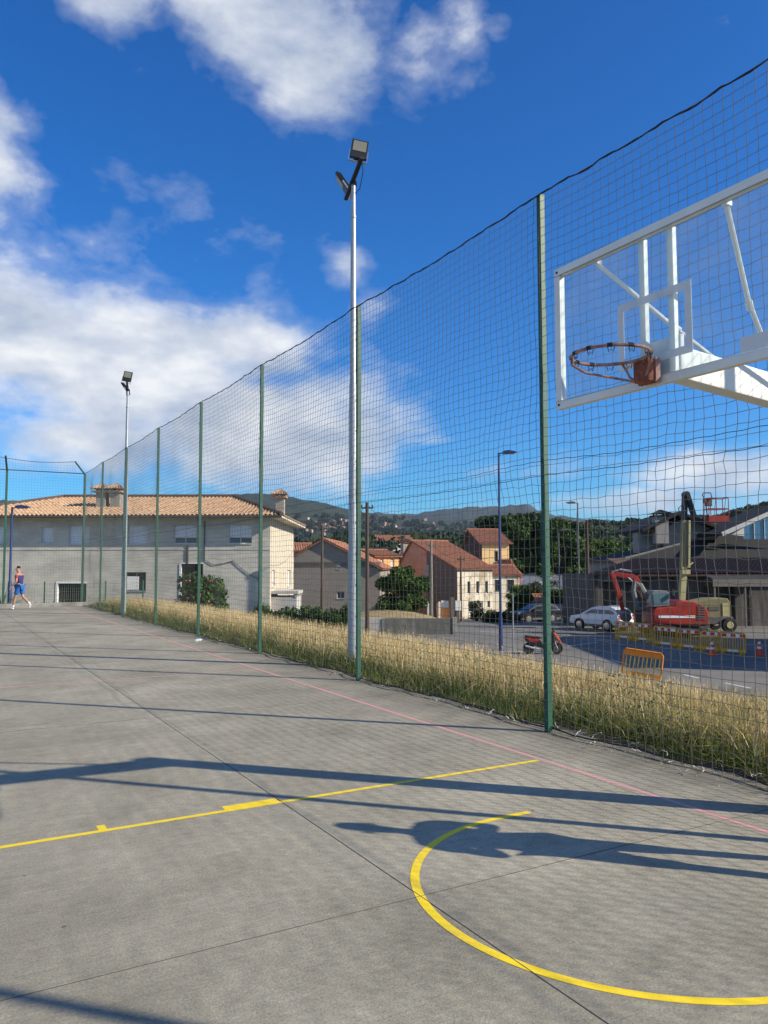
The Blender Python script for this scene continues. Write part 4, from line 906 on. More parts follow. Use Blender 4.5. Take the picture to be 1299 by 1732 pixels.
# trees along the right ridge skyline
cl=[]; r=random.Random(15)
for px in np.arange(960,1310,3.2):
    v=600+r.uniform(-60,15); y=lerpl([(950,893),(1000,886),(1040,890),(1080,884),(1130,890),(1180,880),(1230,872),(1299,858)],px); rr=r.uniform(3,6.5); p=Cw(UX(px,v),v)
    cl.append((p.x,p.y,ZY(y+r.uniform(-7,4),v)-rr*.6,rr))
struct(leafcloud('ridge_wood',cl,30000,1.3,'far',None,79),'stuff')
# town: single houses scattered on the hillside
def tinyhouse(name,label,wm,w=11,d=9,h=6,rr=2.5):
    t=E(name,label,'house',(0,0,0),0,'houses of the town on the far hillside')
    b=MB(); b.box(-w/2,w/2,-d/2,d/2,-4,h); b.build('walls',wm,t)
    b=MB(); b.add([(-w/2-.5,-d/2-.5,h),(w/2+.5,-d/2-.5,h),(w/2+.5,d/2+.5,h),(-w/2-.5,d/2+.5,h),(-w/2-.5,0,h+rr),(w/2+.5,0,h+rr)],[(3,2,1,0),(0,1,5,4),(2,3,4,5),(1,2,5),(3,0,4)]); b.build('roof',TERR,t); return t
protos=[('tiny white house with red roof in the far hillside town',mat('town_white',(.45,.42,.39),.9),11,9,6),('tiny cream house with red roof in the far hillside town',mat('town_cream',(.38,.31,.24),.9),13,9,7),('tiny pink tinted house with red roof in the far hillside town',mat('pale_pink_wall',(.40,.27,.22),.9),10,10,9)]
ph=[tinyhouse('town_house',l,m_,w,d,h) for l,m_,w,d,h in protos]
def hillv(px,py,H):
    pxs,vs,Z=H; i=int(round((px-pxs[0])/(pxs[1]-pxs[0]))); 
    for k in range(len(vs)-1):
        if Z[k,i]>=ZY(py,vs[k]): return vs[k],Z[k,i]
    return None
r=random.Random(42); used=[False]*3; k=0
for n_ in range(84):
    px=r.gauss(555,40) if n_<50 else r.gauss(690,75) if n_<110 else r.uniform(500,860); py=r.gauss(894,8) if px<640 else r.gauss(894,6)
    if not(497<px<880) or py<874: continue
    q=hillv(px,py,HS[0])
    if not q: continue
    i=n_%3 if n_%5 else 0; o=ph[i] if not used[i] else copy_tree(ph[i]); used[i]=True; sc=r.uniform(.55,.95); o.scale=(sc,sc,sc)
    p=Cw(UX(px,q[0]),q[0]-6); o.location=(p.x,p.y,q[1]); o.rotation_euler=(0,0,-YAW+r.uniform(-.9,.9))
cl=[]
for k_ in range(420):
    px=r.uniform(470,900); q=hillv(px,r.uniform(874,912),HS[0])
    if q: p=Cw(UX(px,q[0]),q[0]-12); rr=r.uniform(4,9); cl.append((p.x,p.y,q[1]+rr*.5,rr))
struct(leafcloud('hillside_wood',cl,42000,2.2,'far',None,80),'stuff')
t=EC('villa','large white villa among dark trees beyond the fig tree','house',UX(640,240),240,0,12); gable_house(t,11,9,-9,ZY(916,240),2,WHW,TERR,'x',ops={'f':[(1.5,3,ZY(926,240),ZY(920,240),'glass'),(7,8.5,ZY(926,240),ZY(920,240),'glass')]})
# ------------------------------------------------------------ timber yard wall and brown tiled shed on the right
v=54.; DWALL=mat('stained_dark_wall',(.085,.078,.07),.95,var=.35,scale=1.3,stretch=(3,3,.35),col2=(.17,.155,.135),c2=(.52,.66))
t=EC('tiled_shed','long dark walled shed with brown corrugated tile roof behind the excavator','shed',UX(1000,v),v,0)
ww=24.; ez=ZY(972,v); sl=lambda px:UX(px,v)-UX(1000,v)
ops=[(sl(x0),sl(x1),-2.5,ZY(y,v)) for x0,x1,y in ((1018,1040,985),(1056,1088,985),(1186,1240,992))]
b=MB(); wall(b,ww,-3,ez,ops,th=.4); wall(b,9,-3,ez,M=RZ_(-90,0,9)); wall(b,9,-3,ez,M=RZ_(90,ww,0)); b.box(0,ww,.6,.7,-3,ez); b.build('wall',DWALL,t,fixn=False)
b=MB(); pz=.0
for k in range(14): x=.2+k*1.75; b.box(x,x+.16,-.06,-.002,-3,ez-.1)
b.build('wall_post',mat('dark_timber',(.05,.042,.036),.9,var=.3),t)
b=MB(); zr_=ZY(944,v+7); s2=math.hypot(7,zr_-ez)
tile_plane(b,(-.4,-.5,ez-.02),(1,0,0),(0,7.5,zr_-ez),ww+.8,lambda u:0,lambda u:min(s2,s2*u/5.5+.05),.28,.5,.06,2)
b.beam((ww/2+1.5,-.5,ez-.08),(ww/2+1.5,7,zr_-.1),ww-3,.12); b.build('roof',TERRB,t,fixn=False)
b=MB(); b.box(sl(1188),sl(1293),-1.5,-.1,ZY(980,v)-.06,ZY(980,v)); 
for k in range(38): b.tube([(sl(1188)+k*.112,-1.5,ZY(980,v)+.02),(sl(1188)+k*.112,-.1,ZY(980,v)+.30)],.045,5)
b.box(sl(1188),sl(1293),-1.52,-1.48,ZY(992,v),ZY(981,v)); 
for x in (1190,1240,1290): b.box(sl(x),sl(x)+.1,-1.48,-1.38,-2.5,ZY(980,v))
b.build('lean_to',mat('faded_timber',(.17,.15,.13),.9,var=.3,scale=2.,stretch=(8,1,1)),t)
# ---- big slate roofed house
v=66.; P=UX(1060,v)
t=EC('slate_house','large house with dark slate roofs chimney and pale upper wall behind the tiled shed','house',P,v,0)
X=lambda px,vv=66.:UX(px,vv)-P
Z=lambda y,vv=66.:ZY(y,vv)
CRW=mat('pale_upper_wall',(.27,.25,.23),.9,var=.08)
b=MB(); b.box(X(1064),X(1420),1.2,14,-3,Z(946)); b.build('lower_wall',CRW,t)
b=MB(); za=Z(946); zt=Z(903,71)
b.add([(X(1056),0,za),(X(1440),0,za),(X(1440),15,za),(X(1056),15,za),(X(1225,71),5.5,zt),(X(1440),5.5,zt+.2),(X(1225,71),9,zt),(X(1440),9,zt+.2)],[(0,1,5,4),(3,0,4,6),(2,3,6,7),(4,5,7,6),(1,2,7,5)])
b.add([(X(1056),0,za-.22),(X(1440),0,za-.22),(X(1440),0,za-.002),(X(1056),0,za-.002)],[(0,1,2,3)]); b.add([(X(1056),0,za-.22),(X(1440),0,za-.22),(X(1440),15,za-.22),(X(1056),15,za-.22)],[(0,1,2,3)])
r0_=b.build('main_roof',SLATE,t,fixn=False)
b=MB(); b.tube([(X(1056),0,za+.04),(X(1225,71),5.5,zt+.05),(X(1440),5.5,zt+.25)],.10,6); b.build('ridge',mat('ridge_grey',(.10,.10,.10),.8),r0_)
b=MB(); b.box(X(1125,70),X(1212,70),4.,11,0,Z(893,70)); b.prism([(X(1125,70),Z(893,70)),(X(1212,70),Z(893,70)),(X(1168,70),Z(872,70))],4.,11); b.build('upper_wall',CRW,t,bevel=0)
b=MB(); ax=X(1150,69); 
for (xa,ya,xb,yb) in ((1086,898,1150,868),(1150,868,1235,902)): b.beam((X(xa,69),7.2,Z(ya,69)),(X(xb,69),7.2,Z(yb,69)),9.,.22,(0,0,1))
b.build('upper_roof',SLATE,t,fixn=False)
b=MB(); b.box(X(1082,70),X(1120,70),4.5,6,0,Z(900,70)); b.build('side_wall',CRW,t)
chimney(t,(X(1120,69),3.4,0),1.15,.9,Z(920,69),Z(874,69),CRW,SLATE)
b=MB(); b.beam((X(1228,64),2.0,Z(905,66)),(X(1345,64),2.0,Z(856,66)),6.5,.26,(0,0,1)); b.build('wing_roof',SLATE,t,fixn=False)
b=MB(); b.beam((X(1228,64),-1.28,Z(905,66)-.02),(X(1345,64),-1.28,Z(856,66)-.02),.08,.34,(0,0,1)); b.build('fascia',mat('fascia',(.55,.52,.47),.7),t)
b=MB(); b.prism([(X(1242),Z(904)),(X(1268),Z(907)),(X(1268),Z(893))],1.,1.2); b.build('gable_wall',WHW,t)
b=MB(); b.prism([(X(1270),Z(912)),(X(1345),Z(912)),(X(1345),Z(862)),(X(1270),Z(892))],1.4,1.45); b.build('wing_glazing',mat('blue_glazing',(.05,.15,.33),.08,var=.1,spec=1.),t)
b=MB()
for px in (1288,1306,1324): b.box(X(px),X(px)+.05,1.3,1.39,Z(912),Z(892-(px-1270)*.4)); 
b.build('glazing_bar',WHITEP,t)
# ------------------------------------------------------------ works barriers
YP=mat('barrier_yellow',(.66,.36,.015),.55,var=.14,scale=6.); ORP=mat('barrier_orange',(.80,.25,.012),.5,var=.12,scale=5.); WRED=mat('reflective_red',(.70,.03,.02),.4); WWH=mat('reflective_white',(.80,.80,.80),.4)
def barrier(parent_label,u,v,z,rot,Wd_=1.35,m=YP,tilt=0,board=True,group='yellow plastic barriers in front of the excavator'):
    t=EC('works_barrier',parent_label,'barrier',u,v,z,rot,group)
    Mx=Matrix.Rotation(rad(tilt),4,'Y')@Matrix.Translation((-Wd_/2,0,0))
    b=MB(); b.M=Mx; L_=Wd_
    b.tube([(.03,0,.10),(.03,0,.90),(.09,0,.985),(L_-.09,0,.985),(L_-.03,0,.90),(L_-.03,0,.10)],.03,6)
    b.box(.05,L_-.05,-.02,.02,.10,.24); b.box(.05,L_-.05,-.02,.02,.78,.955); b.build('frame',m,t)
    n=9
    for k in range(n):
        x=.12+(L_-.24)*k/(n-1); c=MB(); c.M=Mx; c.beam((x-.012,0,.235),(x+.012,0,.785),.035,.045,(0,1,0)); c.build('slat',m if board else mat('barrier_sunlit_yellow',(.85,.52,.05),.5),t)  # lone barrier: the sunlit paleness of its slats is put into their yellow
    for x in (.18,L_-.18):
        c=MB(); c.M=Mx; c.box(x-.03,x+.03,-.24,.24,0,.07); c.box(x-.03,x+.03,-.05,.05,.07,.12); c.build('foot',m,t)
    if board:
        c=MB(); c.M=Mx; c.box(.10,L_-.10,-.030,-.022,.79,.945); bd=c.build('reflective_board',WWH,t)
        for k in range(3):
            c=MB(); c.M=Mx; x=.12+k*.42; c.box(x,x+.22,-.0335,-.0305,.80,.935); c.build('red_stripe',WRED,bd)
        c=MB(); c.M=Mx; c.box(L_*.3,L_*.7,-.030,-.022,.12,.20); c.build('foot_board',WWH,t)
    return t
for (pa,va,pb,vb,lb) in ((1037,44.5,1067,43.4,'yellow barrier at the left end of the works row, behind it the white car'),(1068,43.2,1098,42.2,'yellow barrier with the sunlit right corner, second from the left of the row'),(1101,41,1141,39.6,'yellow barrier with red and white board in front of the excavator body'),(1141,39.4,1180,38.4,'yellow barrier with a sunlit corner before the excavator rear'),(1180,38.2,1212,37.4,'yellow barrier behind the left traffic cone'),(1212,37.3,1256,36.4,'rightmost yellow barrier of the row with wide gaps and red and white board')):
    ua,ub_=UX(pa,va),UX(pb,vb); L_=math.hypot(ub_-ua,vb-va); barrier(lb,(ua+ub_)/2,(va+vb)/2,-2.4,math.degrees(math.atan2(vb-va,ub_-ua)),L_)
ob=barrier('orange plastic barrier standing tilted alone at the edge of the dry grass',UX(1078,27.0),27.0,-2.15,-20,1.32,ORP,7,False,None)
def cone(px,v,label):
    t=EC('traffic_cone',label,'traffic cone',UX(px,v),v,-2.395); b=MB(); b.cb((0,0,.02),.36,.36,.04); b.lathe([(.15,.04),(.025,.74),(0,.74)],n=18); b.build('cone_body',mat('cone_orange',(.75,.07,.02),.5),t,smooth=True)
    for z in (.28,.5):
        b=MB(); f=lambda z:.15-.125*(z-.04)/.70+.004; b.lathe([(f(z),z),(f(z+.1),z+.1)],n=18); b.build('white_band',WWH,t,smooth=True)
cone(1278,36.5,'orange and white traffic cone right of the barrier row'); cone(1199,36.3,'orange and white traffic cone standing in front of the barriers')
# ------------------------------------------------------------ excavator
EXR=mat('excavator_red',(.32,.026,.016),.55,var=.3,scale=2.,spec=.35,col2=(.13,.07,.045),c2=(.54,.66)); DKG=mat('machine_grey',(.09,.09,.09),.6,var=.2)
v=46.5; t=EC('excavator','red excavator with raised folded arm parked behind the yellow barriers','excavator',UX(1128,v),v,-2.4,0)
e=lambda px,py,y=0.:(UX(px,v)-UX(1128,v),y,ZY(py,v)+2.4)
for s in (-1,1):
    b=MB(); pr=[(-1.5,.35),(-1.3,.08),(1.3,.08),(1.5,.35),(1.35,.68),(-1.35,.68)]; b.prism(pr,s*.95-.2,s*.95+.2); tr_=b.build('track',RUBBER,t,bevel=.05)
    for k in range(5):
        c=MB(); c.lathe([(0,-.22),(.17,-.22),(.17,.22),(0,.22)],(-1.1+k*.55,s*.95,.36),'y',14); c.build('roller',DKG,tr_)
b=MB(); b.lathe([(0,.62),(.7,.62),(.7,.82),(0,.82)],n=20); b.build('turntable',DKG,t)
def ep(l): return [(e(px,py)[0],e(px,py)[2]) for px,py in l]
b=MB(); b.prism(ep([(1091,1055),(1092,1033),(1097,1027),(1126,1025),(1130,1018),(1138,1015),(1160,1017),(1172,1022),(1181,1030),(1184,1044),(1183,1056)]),-1.05,1.05); b.build('body',EXR,t,bevel=.06)
b=MB()
for k in range(6): b.box(e(1164,0)[0],e(1177,0)[0],-1.075,-1.05,e(0,1047-k*4)[2],e(0,1045-k*4)[2])
b.build('engine_vent',DKG,t)
b=MB(); b.box(e(1100,0)[0],e(1160,0)[0],-1.065,-1.051,e(0,1044)[2],e(0,1040)[2]); b.build('side_stripe',WWH,t)
b=MB(); b.tube([e(1150,1016,.4),e(1150,1008,.4)],.06,8); b.build('exhaust_stack',DKG,t)
b=MB(); b.prism(ep([(1093,1056),(1183,1057),(1181,1062),(1095,1061)]),-1.0,1.0); b.build('lower_frame',DKG,t)
b=MB(); b.prism(ep([(1092,1026),(1090,1003),(1094,999),(1115,999),(1119,1002),(1120,1024)]),-1.0,.0); cb_=b.build('cab',mat('cab_grey',(.20,.21,.22),.5),t,bevel=.04)
b=MB(); b.prism(ep([(1094,1022),(1092,1004),(1115,1003),(1116,1021)]),-1.02,-1.005); b.build('cab_window',mat('cab_glass',(.10,.19,.22),.1,spec=.8),cb_)
b=MB(); b.box(e(1090.5,1000)[0]-.01,e(1090.5,1000)[0],-.9,-.1,e(0,1020)[2],e(0,1004)[2]); b.build('windscreen',mat('cab_glass',(.1,.1,.1)),cb_)
b=MB(); b.tube([e(1120,1003,-1.),e(1125,1001,-1.15),e(1125,1006,-1.15)],.025,5); b.cb(e(1125,1004,-1.15),.05,.16,.25); b.build('mirror',DKG,cb_)
b=MB(); b.beam(e(1092,1010,.35),e(1073,976,.35),.32,.55,(0,1,0)); b.beam(e(1073,977,.35),e(1042,972,.35),.30,.42,(0,1,0),w2=.26,h2=.26); b.build('boom',EXR,t,bevel=.03)
b=MB(); b.beam(e(1036,969,.35),e(1047,1005,.35),.24,.30,(0,1,0)); b.beam(e(1047,1005,.35),e(1054,1034,.35),.24,.42,(0,1,0),w2=.2,h2=.2); b.build('stick',EXR,t,bevel=.03)
b=MB(); b.tube([e(1086,998,.1),e(1070,985,.1)],.07,8); b.tube([e(1070,985,.1),e(1062,978,.1)],.04,8); b.tube([e(1070,967,.35),e(1050,964,.35)],.07,8); b.tube([e(1050,964,.35),e(1037,968,.35)],.04,8); b.build('hydraulic_ram',GALV,t)
b=MB(); b.prism([(e(1055,1030)[0],e(0,1030)[2]),(e(1062,1034)[0],e(0,1034)[2]),(e(1066,1046)[0],e(0,1046)[2]),(e(1060,1054)[0],e(0,1054)[2]),(e(1052,1050)[0],e(0,1050)[2]),(e(1050,1040)[0],e(0,1040)[2])],0,.7); b.build('bucket',DKG,t)
b=MB(); b.tube([e(1092,1012,-.1),e(1082,990,.15),e(1073,985,.15),e(1070,1000,.1),e(1076,1030,0),e(1090,1030,0)],.16,7); b.build('hose_bundle',mat('hose_grey',(.16,.16,.15),.8),t,smooth=True)
# ------------------------------------------------------------ boom lift
LY=mat('lift_olive_yellow',(.20,.185,.085),.6,var=.15,scale=2.); LYL=mat('lift_cream',(.42,.38,.19),.6); v=49.5
t=EC('boom_lift','yellowish boom lift with black jib and red work basket raised over the shed roof','boom lift',UX(1190,v),v,-2.4)
e=lambda px,py,y=0.:(UX(px,v)-UX(1190,v),y,ZY(py,v)+2.4)
b=MB(); b.prism([(e(1160,0)[0],.5),(e(1224,0)[0],.5),(e(1224,0)[0],.95),(e(1160,0)[0],.95)],-1.0,1.0); b.build('chassis',DKG,t,bevel=.03)
for px in (1170,1216):
    for y in (-1.05,1.05):
        c=MB(); c.lathe([(0,-.16),(.42,-.16),(.46,-.1),(.46,.1),(.42,.16),(0,.16)],(e(px,0)[0],y,.46),'y',18); w=c.build('wheel',RUBBER,t,smooth=True); c=MB(); c.lathe([(0,-.19),(.2,-.19),(.22,-.17)],(e(px,0)[0],y,.46),'y',14); c.build('hub',LYL,w)
b=MB(); b.prism(ep([(1184,1050),(1184,1022),(1192,1014),(1218,1013),(1222,1018),(1222,1052)]) if False else [(e(px,py)[0],e(px,py)[2]) for px,py in ((1184,1054),(1184,1030),(1162,1026),(1162,1018),(1192,1012),(1218,1012),(1222,1018),(1222,1054))],-.8,.8); b.build('turret',LY,t,bevel=.05)
b=MB(); b.box(e(1209,0)[0],e(1219,0)[0],-.84,-.805,e(0,1042)[2],e(0,1020)[2]); b.build('side_panel',LYL,t)
b=MB(); b.box(e(1186,0)[0],e(1203,0)[0],-.83,-.805,e(0,1032)[2],e(0,1026)[2]); b.build('side_vent',DKG,t)
b=MB(); b.beam(e(1151,1020,.1),e(1156,960,.1),.34,.34,(0,1,0)); b.build('lower_boom',LYL,t,bevel=.02)
b=MB(); b.beam(e(1155,965,.1),e(1160,881,.1),.40,.30,(0,1,0)); b.build('telescopic_boom',LY,t,bevel=.02)
b=MB(); b.beam(e(1163,961,.0),e(1166,881,.0),.12,.30,(0,1,0)); b.cb(e(1157,968),.5,.5,.28); b.beam(e(1160,960,-.1),e(1170,952,-.1),.08,.08); b.build('boom_rail',LYL,t)
b=MB(); b.beam(e(1160,900,.35),e(1164,838,.35),.26,.42,(0,1,0)); b.beam(e(1180,885,.2),e(1166,836,.2),.26,.34,(0,1,0)); b.lathe([(0,-.2),(.22,-.2),(.22,.2),(0,.2)],e(1165,837,.3),'y',14); b.beam(e(1176,880,.1),e(1192,884,.1),.3,.3); b.tube([e(1153,876,.2),e(1151,860,.2),e(1156,855,.2),e(1161,862,.2)],.03,5); b.build('jib',mat('jib_black',(.02,.022,.026),.5),t)
b=MB(); bx0,bx1=e(1196,0)[0],e(1229,0)[0]; zb0=e(0,885)[2]; zt0=e(0,844)[2]; zm=(zb0+zt0)/2+.1
b.box(bx0,bx1,-.4,.45,zb0,zb0+.07)
for x in (bx0,(bx0+bx1)/2-.15,bx1):
    for y in (-.4,.45): b.tube([(x,y,zb0),(x,y,zt0)],.028,6)
for z in (zt0,zm,zb0+.25):
    b.tube([(bx0,-.4,z),(bx1,-.4,z),(bx1,.45,z),(bx0,.45,z)],.028,6,closed=True)
b.box(bx0,bx1,-.42,-.405,zb0+.05,zb0+.42); b.box(bx1,bx1+.02,-.4,.45,zb0+.05,zb0+.35); b.box(bx0-.02,bx0,-.4,.45,zb0+.05,zb0+.5)
b.tube([e(1196,885,-.2),e(1193,850,-.2),e(1188,838,-.2),e(1190,835,-.2),e(1202,835,-.2),e(1204,845,-.2)],.04,6); b.build('basket',mat('basket_red',(.28,.03,.02),.5),t)
b=MB(); b.cb(e(1200,850,0),.35,.3,.5); b.cb(e(1195,848,0),.2,.3,.3); b.build('control_box',DKG,t)
# ------------------------------------------------------------ cars
def car(label,u,v,z,rot,paintm,L_=4.3,Wc=1.78,Hc=1.62,suv=True,group=None):
    """nose towards local -x"""
    t=EC('parked_car',label,'car',u,v,z,rot,group); h=Hc; w=Wc/2
    low=[(-L_/2+.02,.38),(-L_/2,.62),(-L_/2+.12,.86),(-L_/2+1.05,1.02),(L_/2-.10,1.06),(L_/2,.92),(L_/2-.02,.40),(L_/2-.15,.28),(-L_/2+.2,.26)]
    b=MB(); b.prism(low,-w,w); body=b.build('body',paintm,t,bevel=.07,smooth=50)
    top=[(-L_/2+.95,1.0),(-L_/2+1.65,h-.10),(-L_/2+2.0,h-.02),(L_/2-.75,h),(L_/2-.35,h-.12),(L_/2-.08,1.04)]
    b=MB(); n=len(top); vs=[(x,-w*(.96 if z_<1.1 else .80),z_) for x,z_ in top]+[(x,w*(.96 if z_<1.1 else .80),z_) for x,z_ in top]
    b.add(vs,[tuple(range(n)),tuple(range(2*n-1,n-1,-1))]+[(i,(i+1)%n,(i+1)%n+n,i+n) for i in range(n)]); b.build('cabin',paintm,t,bevel=.04,smooth=50)
    gm=mat('car_glass',(.018,.022,.028),.08,var=.1,spec=.9)
    def side(x0,x1,s):
        def zc(x): return h-.14 if x>-L_/2+1.75 else 1.06+(x-(-L_/2+1.05))/.7*(h-.2-1.06)
        pts=[(x0,1.08),(x1,1.08),(x1 if x1<L_/2-.5 else x1-.18,h-.16),(max(x0,-L_/2+1.75) if x0<-L_/2+1.75 else x0,h-.16)]
        b=MB(); b.add([(x,s*(w*(.955-.15*(z_-1.04)/(h-1.1))+.012),z_) for x,z_ in pts],[(0,1,2,3)]); b.build('side_window',gm,t)
    for s in (-1,1):
        side(-L_/2+1.22,-L_/2+2.15,s); side(-L_/2+2.24,L_/2-1.15,s); side(L_/2-1.05,L_/2-.28,s)
        for x in (-L_/2+.82,L_/2-.82):
            b=MB(); b.lathe([(0,-.02),(.40,-.02),(.40,.02),(0,.02)],(x,s*(w+.0),.36),'y',20); b.build('wheel_arch',DARK,t)
            b=MB(); b.lathe([(0,-.11),(.31,-.11),(.345,-.07),(.345,.07),(.31,.11),(0,.11)],(x,s*(w-.06),.345),'y',22); wh=b.build('wheel',RUBBER,t,smooth=True)
            b=MB(); b.lathe([(0,-.015),(.06,-.02),(.2,-.005),(.225,0)] if s<0 else [(0,.015),(.06,.02),(.2,.005),(.225,0)],(x,s*(w+.055),.345),'y',18); b.build('rim',mat('alloy',(.35,.36,.37),.3,.7),wh)
        b=MB(); b.cb((-L_/2+.12,s*(w-.24),.80),.16,.34,.14); b.build('headlight',mat('lamp_clear',(.6,.62,.65),.15),t,bevel=.03)
        b=MB(); b.cb((L_/2-.06,s*(w-.12),.86),.12,.14,.30); b.build('tail_light',mat('lamp_red',(.35,.01,.01),.2),t,bevel=.02)
        b=MB(); b.cb((-L_/2+1.35,s*(w+.06),1.10),.14,.16,.13); b.build('mirror',paintm,t,bevel=.03)
        if suv: b=MB(); b.tube([(-L_/2+2.1,s*w*.72,h+.05),(L_/2-.7,s*w*.72,h+.06)],.02,6); b.build('roof_rail',mat('alloy',(.3,.3,.3)),t)
    b=MB(); b.add([(-L_/2+1.02,-w*.86,1.06),(-L_/2+1.02,w*.86,1.06),(-L_/2+1.62,w*.74,h-.12),(-L_/2+1.62,-w*.74,h-.12)],[(0,1,2,3)]); 
    for q in range(len(b.v)): b.v[q]=(b.v[q][0]-.025,b.v[q][1],b.v[q][2]+.01)
    b.build('windscreen',gm,t)
    b=MB(); b.add([(L_/2-.06,-w*.84,1.10),(L_/2-.06,w*.84,1.10),(L_/2-.33,w*.74,h-.14),(L_/2-.33,-w*.74,h-.14)],[(3,2,1,0)])
    for q in range(len(b.v)): b.v[q]=(b.v[q][0]+.03,b.v[q][1],b.v[q][2]+.01)
    b.build('rear_window',gm,t)
    b=MB(); b.box(L_/2-.02,L_/2+.012,-.26,.26,.66,.78); b.build('number_plate',WHITEP,t)
    b=MB(); b.box(L_/2-.10,L_/2+.03,-w*.96,w*.96,.30,.56); b.build('rear_bumper',DKG,t,bevel=.03)
    b=MB(); b.box(-L_/2+.06,L_/2-.04,-w-.012,w+.012,.26,.42); b.build('lower_trim',DKG,t); return t
WCAR=mat('car_white',(.62,.66,.70),.25,var=.03,spec=.6); BCAR=mat('car_black',(.012,.014,.02),.2,var=.1,spec=.6)
car('white sport utility car parked behind the left barriers',UX(1014,50.5),50.5,road_z(50),-52,WCAR,3.75,1.7,1.5)
car('dark hatchback parked behind the near green net post',UX(903,66),66,road_z(66),20,BCAR,3.9,1.7,1.5,False)
car('dark blue car parked to the right of the red shed',UX(938,68),68,road_z(68),-8,mat('car_navy',(.012,.02,.045),.2,spec=.6),4.2,1.75,1.5,False)
# ------------------------------------------------------------ scooter (nose to the right)
v=37.; t=EC('motor_scooter','orange and black motor scooter parked on the roadside','scooter',UX(915,v),v,-2.4,0)
PL=mat('scooter_black',(.015,.015,.017),.35); OR=mat('scooter_orange',(.80,.12,.02),.3,spec=.6); RDS=mat('scooter_red',(.35,.02,.015),.35)
for x in (-.66,.68):
    b=MB(); b.lathe([(.17,-.05),(.235,-.06),(.265,-.02),(.265,.02),(.235,.06),(.17,.05)],(x,0,.265),'y',22); w=b.build('wheel',RUBBER,t,smooth=True)
    b=MB(); b.lathe([(0,-.03),(.05,-.04),(.06,-.02),(.17,-.02),(.17,.02),(.06,.02),(.05,.04),(0,.03)],(x,0,.265),'y',18); b.build('rim',DKG,w)
b=MB(); b.prism([(-.80,.62),(-.62,.46),(-.25,.34),(.05,.27),(.34,.28),(.40,.36),(.08,.40),(-.05,.52),(-.15,.70),(-.55,.74),(-.86,.80)],-.15,.15); b.build('body',PL,t,bevel=.03)
b=MB(); b.prism([(-.88,.78),(-.55,.58),(-.20,.60),(-.16,.70),(-.55,.73)],-.165,.165); b.build('tail_fairing',RDS,t,bevel=.02)
b=MB(); b.prism([(-.82,.80),(-.55,.745),(-.15,.72),(-.02,.74),(-.1,.80),(-.42,.83),(-.8,.88)],-.13,.13); b.build('seat',RUBBER,t,bevel=.03)
b=MB(); b.prism([(.34,.30),(.44,.32),(.56,.58),(.50,.98),(.40,1.02),(.38,.70)],-.19,.19); b.build('leg_shield',PL,t,bevel=.03)
b=MB(); b.prism([(.46,1.0),(.58,.80),(.80,.55),(.86,.56),(.70,.84),(.52,1.04)],-.13,.13); b.build('front_fairing',OR,t,bevel=.03)
b=MB(); b.prism([(.50,.50),(.60,.56),(.82,.54),(.95,.42),(.80,.50),(.6,.50)],-.07,.07); b.build('front_mudguard',OR,t,bevel=.015)
b=MB(); b.tube([(.68,-.08,.265),(.56,-.08,.55),(.46,-.05,.95)],.022,7); b.tube([(.68,.08,.265),(.56,.08,.55),(.46,.05,.95)],.022,7); b.build('fork',GALV,t)
b=MB(); b.tube([(.40,-.33,1.05),(.44,-.1,1.03),(.44,.1,1.03),(.40,.33,1.05)],.018,7); b.build('handlebar',PL,t)
b=MB(); b.prism([(.50,1.02),(.56,1.0),(.46,1.20),(.42,1.20)],-.12,.12); b.build('windshield',PL,t)
for s in (-1,1): b=MB(); b.tube([(.44,s*.22,1.04),(.43,s*.28,1.20)],.008,5); b.cb((.42,s*.30,1.23),.03,.12,.07); b.build('mirror',PL,t)
b=MB(); b.tube([(-.2,-.19,.26),(-.5,-.2,.30),(-.85,-.2,.40)],[.03,.055,.05],9); b.build('exhaust',GALV,t,smooth=True)
b=MB(); b.tube([(0,-.1,.3),(-.05,-.22,.02)],.014,6); b.tube([(0,.1,.3),(-.05,.22,.02)],.014,6); b.build('stand',DKG,t)
# ------------------------------------------------------------ people
def skin(name,vs,es,rs,m,par,lv=2,root=0):
    me=bpy.data.meshes.new(name+'_s'); me.from_pydata(vs,es,[]); o=bpy.data.objects.new(name+'_s',me); COL.objects.link(o)
    md=o.modifiers.new('s','SKIN'); md.use_smooth_shade=True
    for i,r_ in enumerate(rs): me.skin_vertices[0].data[i].radius=(r_,r_) if isinstance(r_,(int,float)) else r_
    for i in range(len(rs)): me.skin_vertices[0].data[i].use_root=(i==root)
    sb=o.modifiers.new('u','SUBSURF'); sb.levels=lv; sb.render_levels=lv
    dg=bpy.context.evaluated_depsgraph_get(); dg.update(); m2=bpy.data.meshes.new_from_object(o.evaluated_get(dg)); m2.name=name
    bpy.data.objects.remove(o); m2.materials.clear(); m2.materials.append(m); m2.polygons.foreach_set('use_smooth',[True]*len(m2.polygons))
    q=bpy.data.objects.new(name,m2); COL.objects.link(q); q.parent=par; return q
SKN=mat('skin',(.42,.23,.15),.6,var=.05)
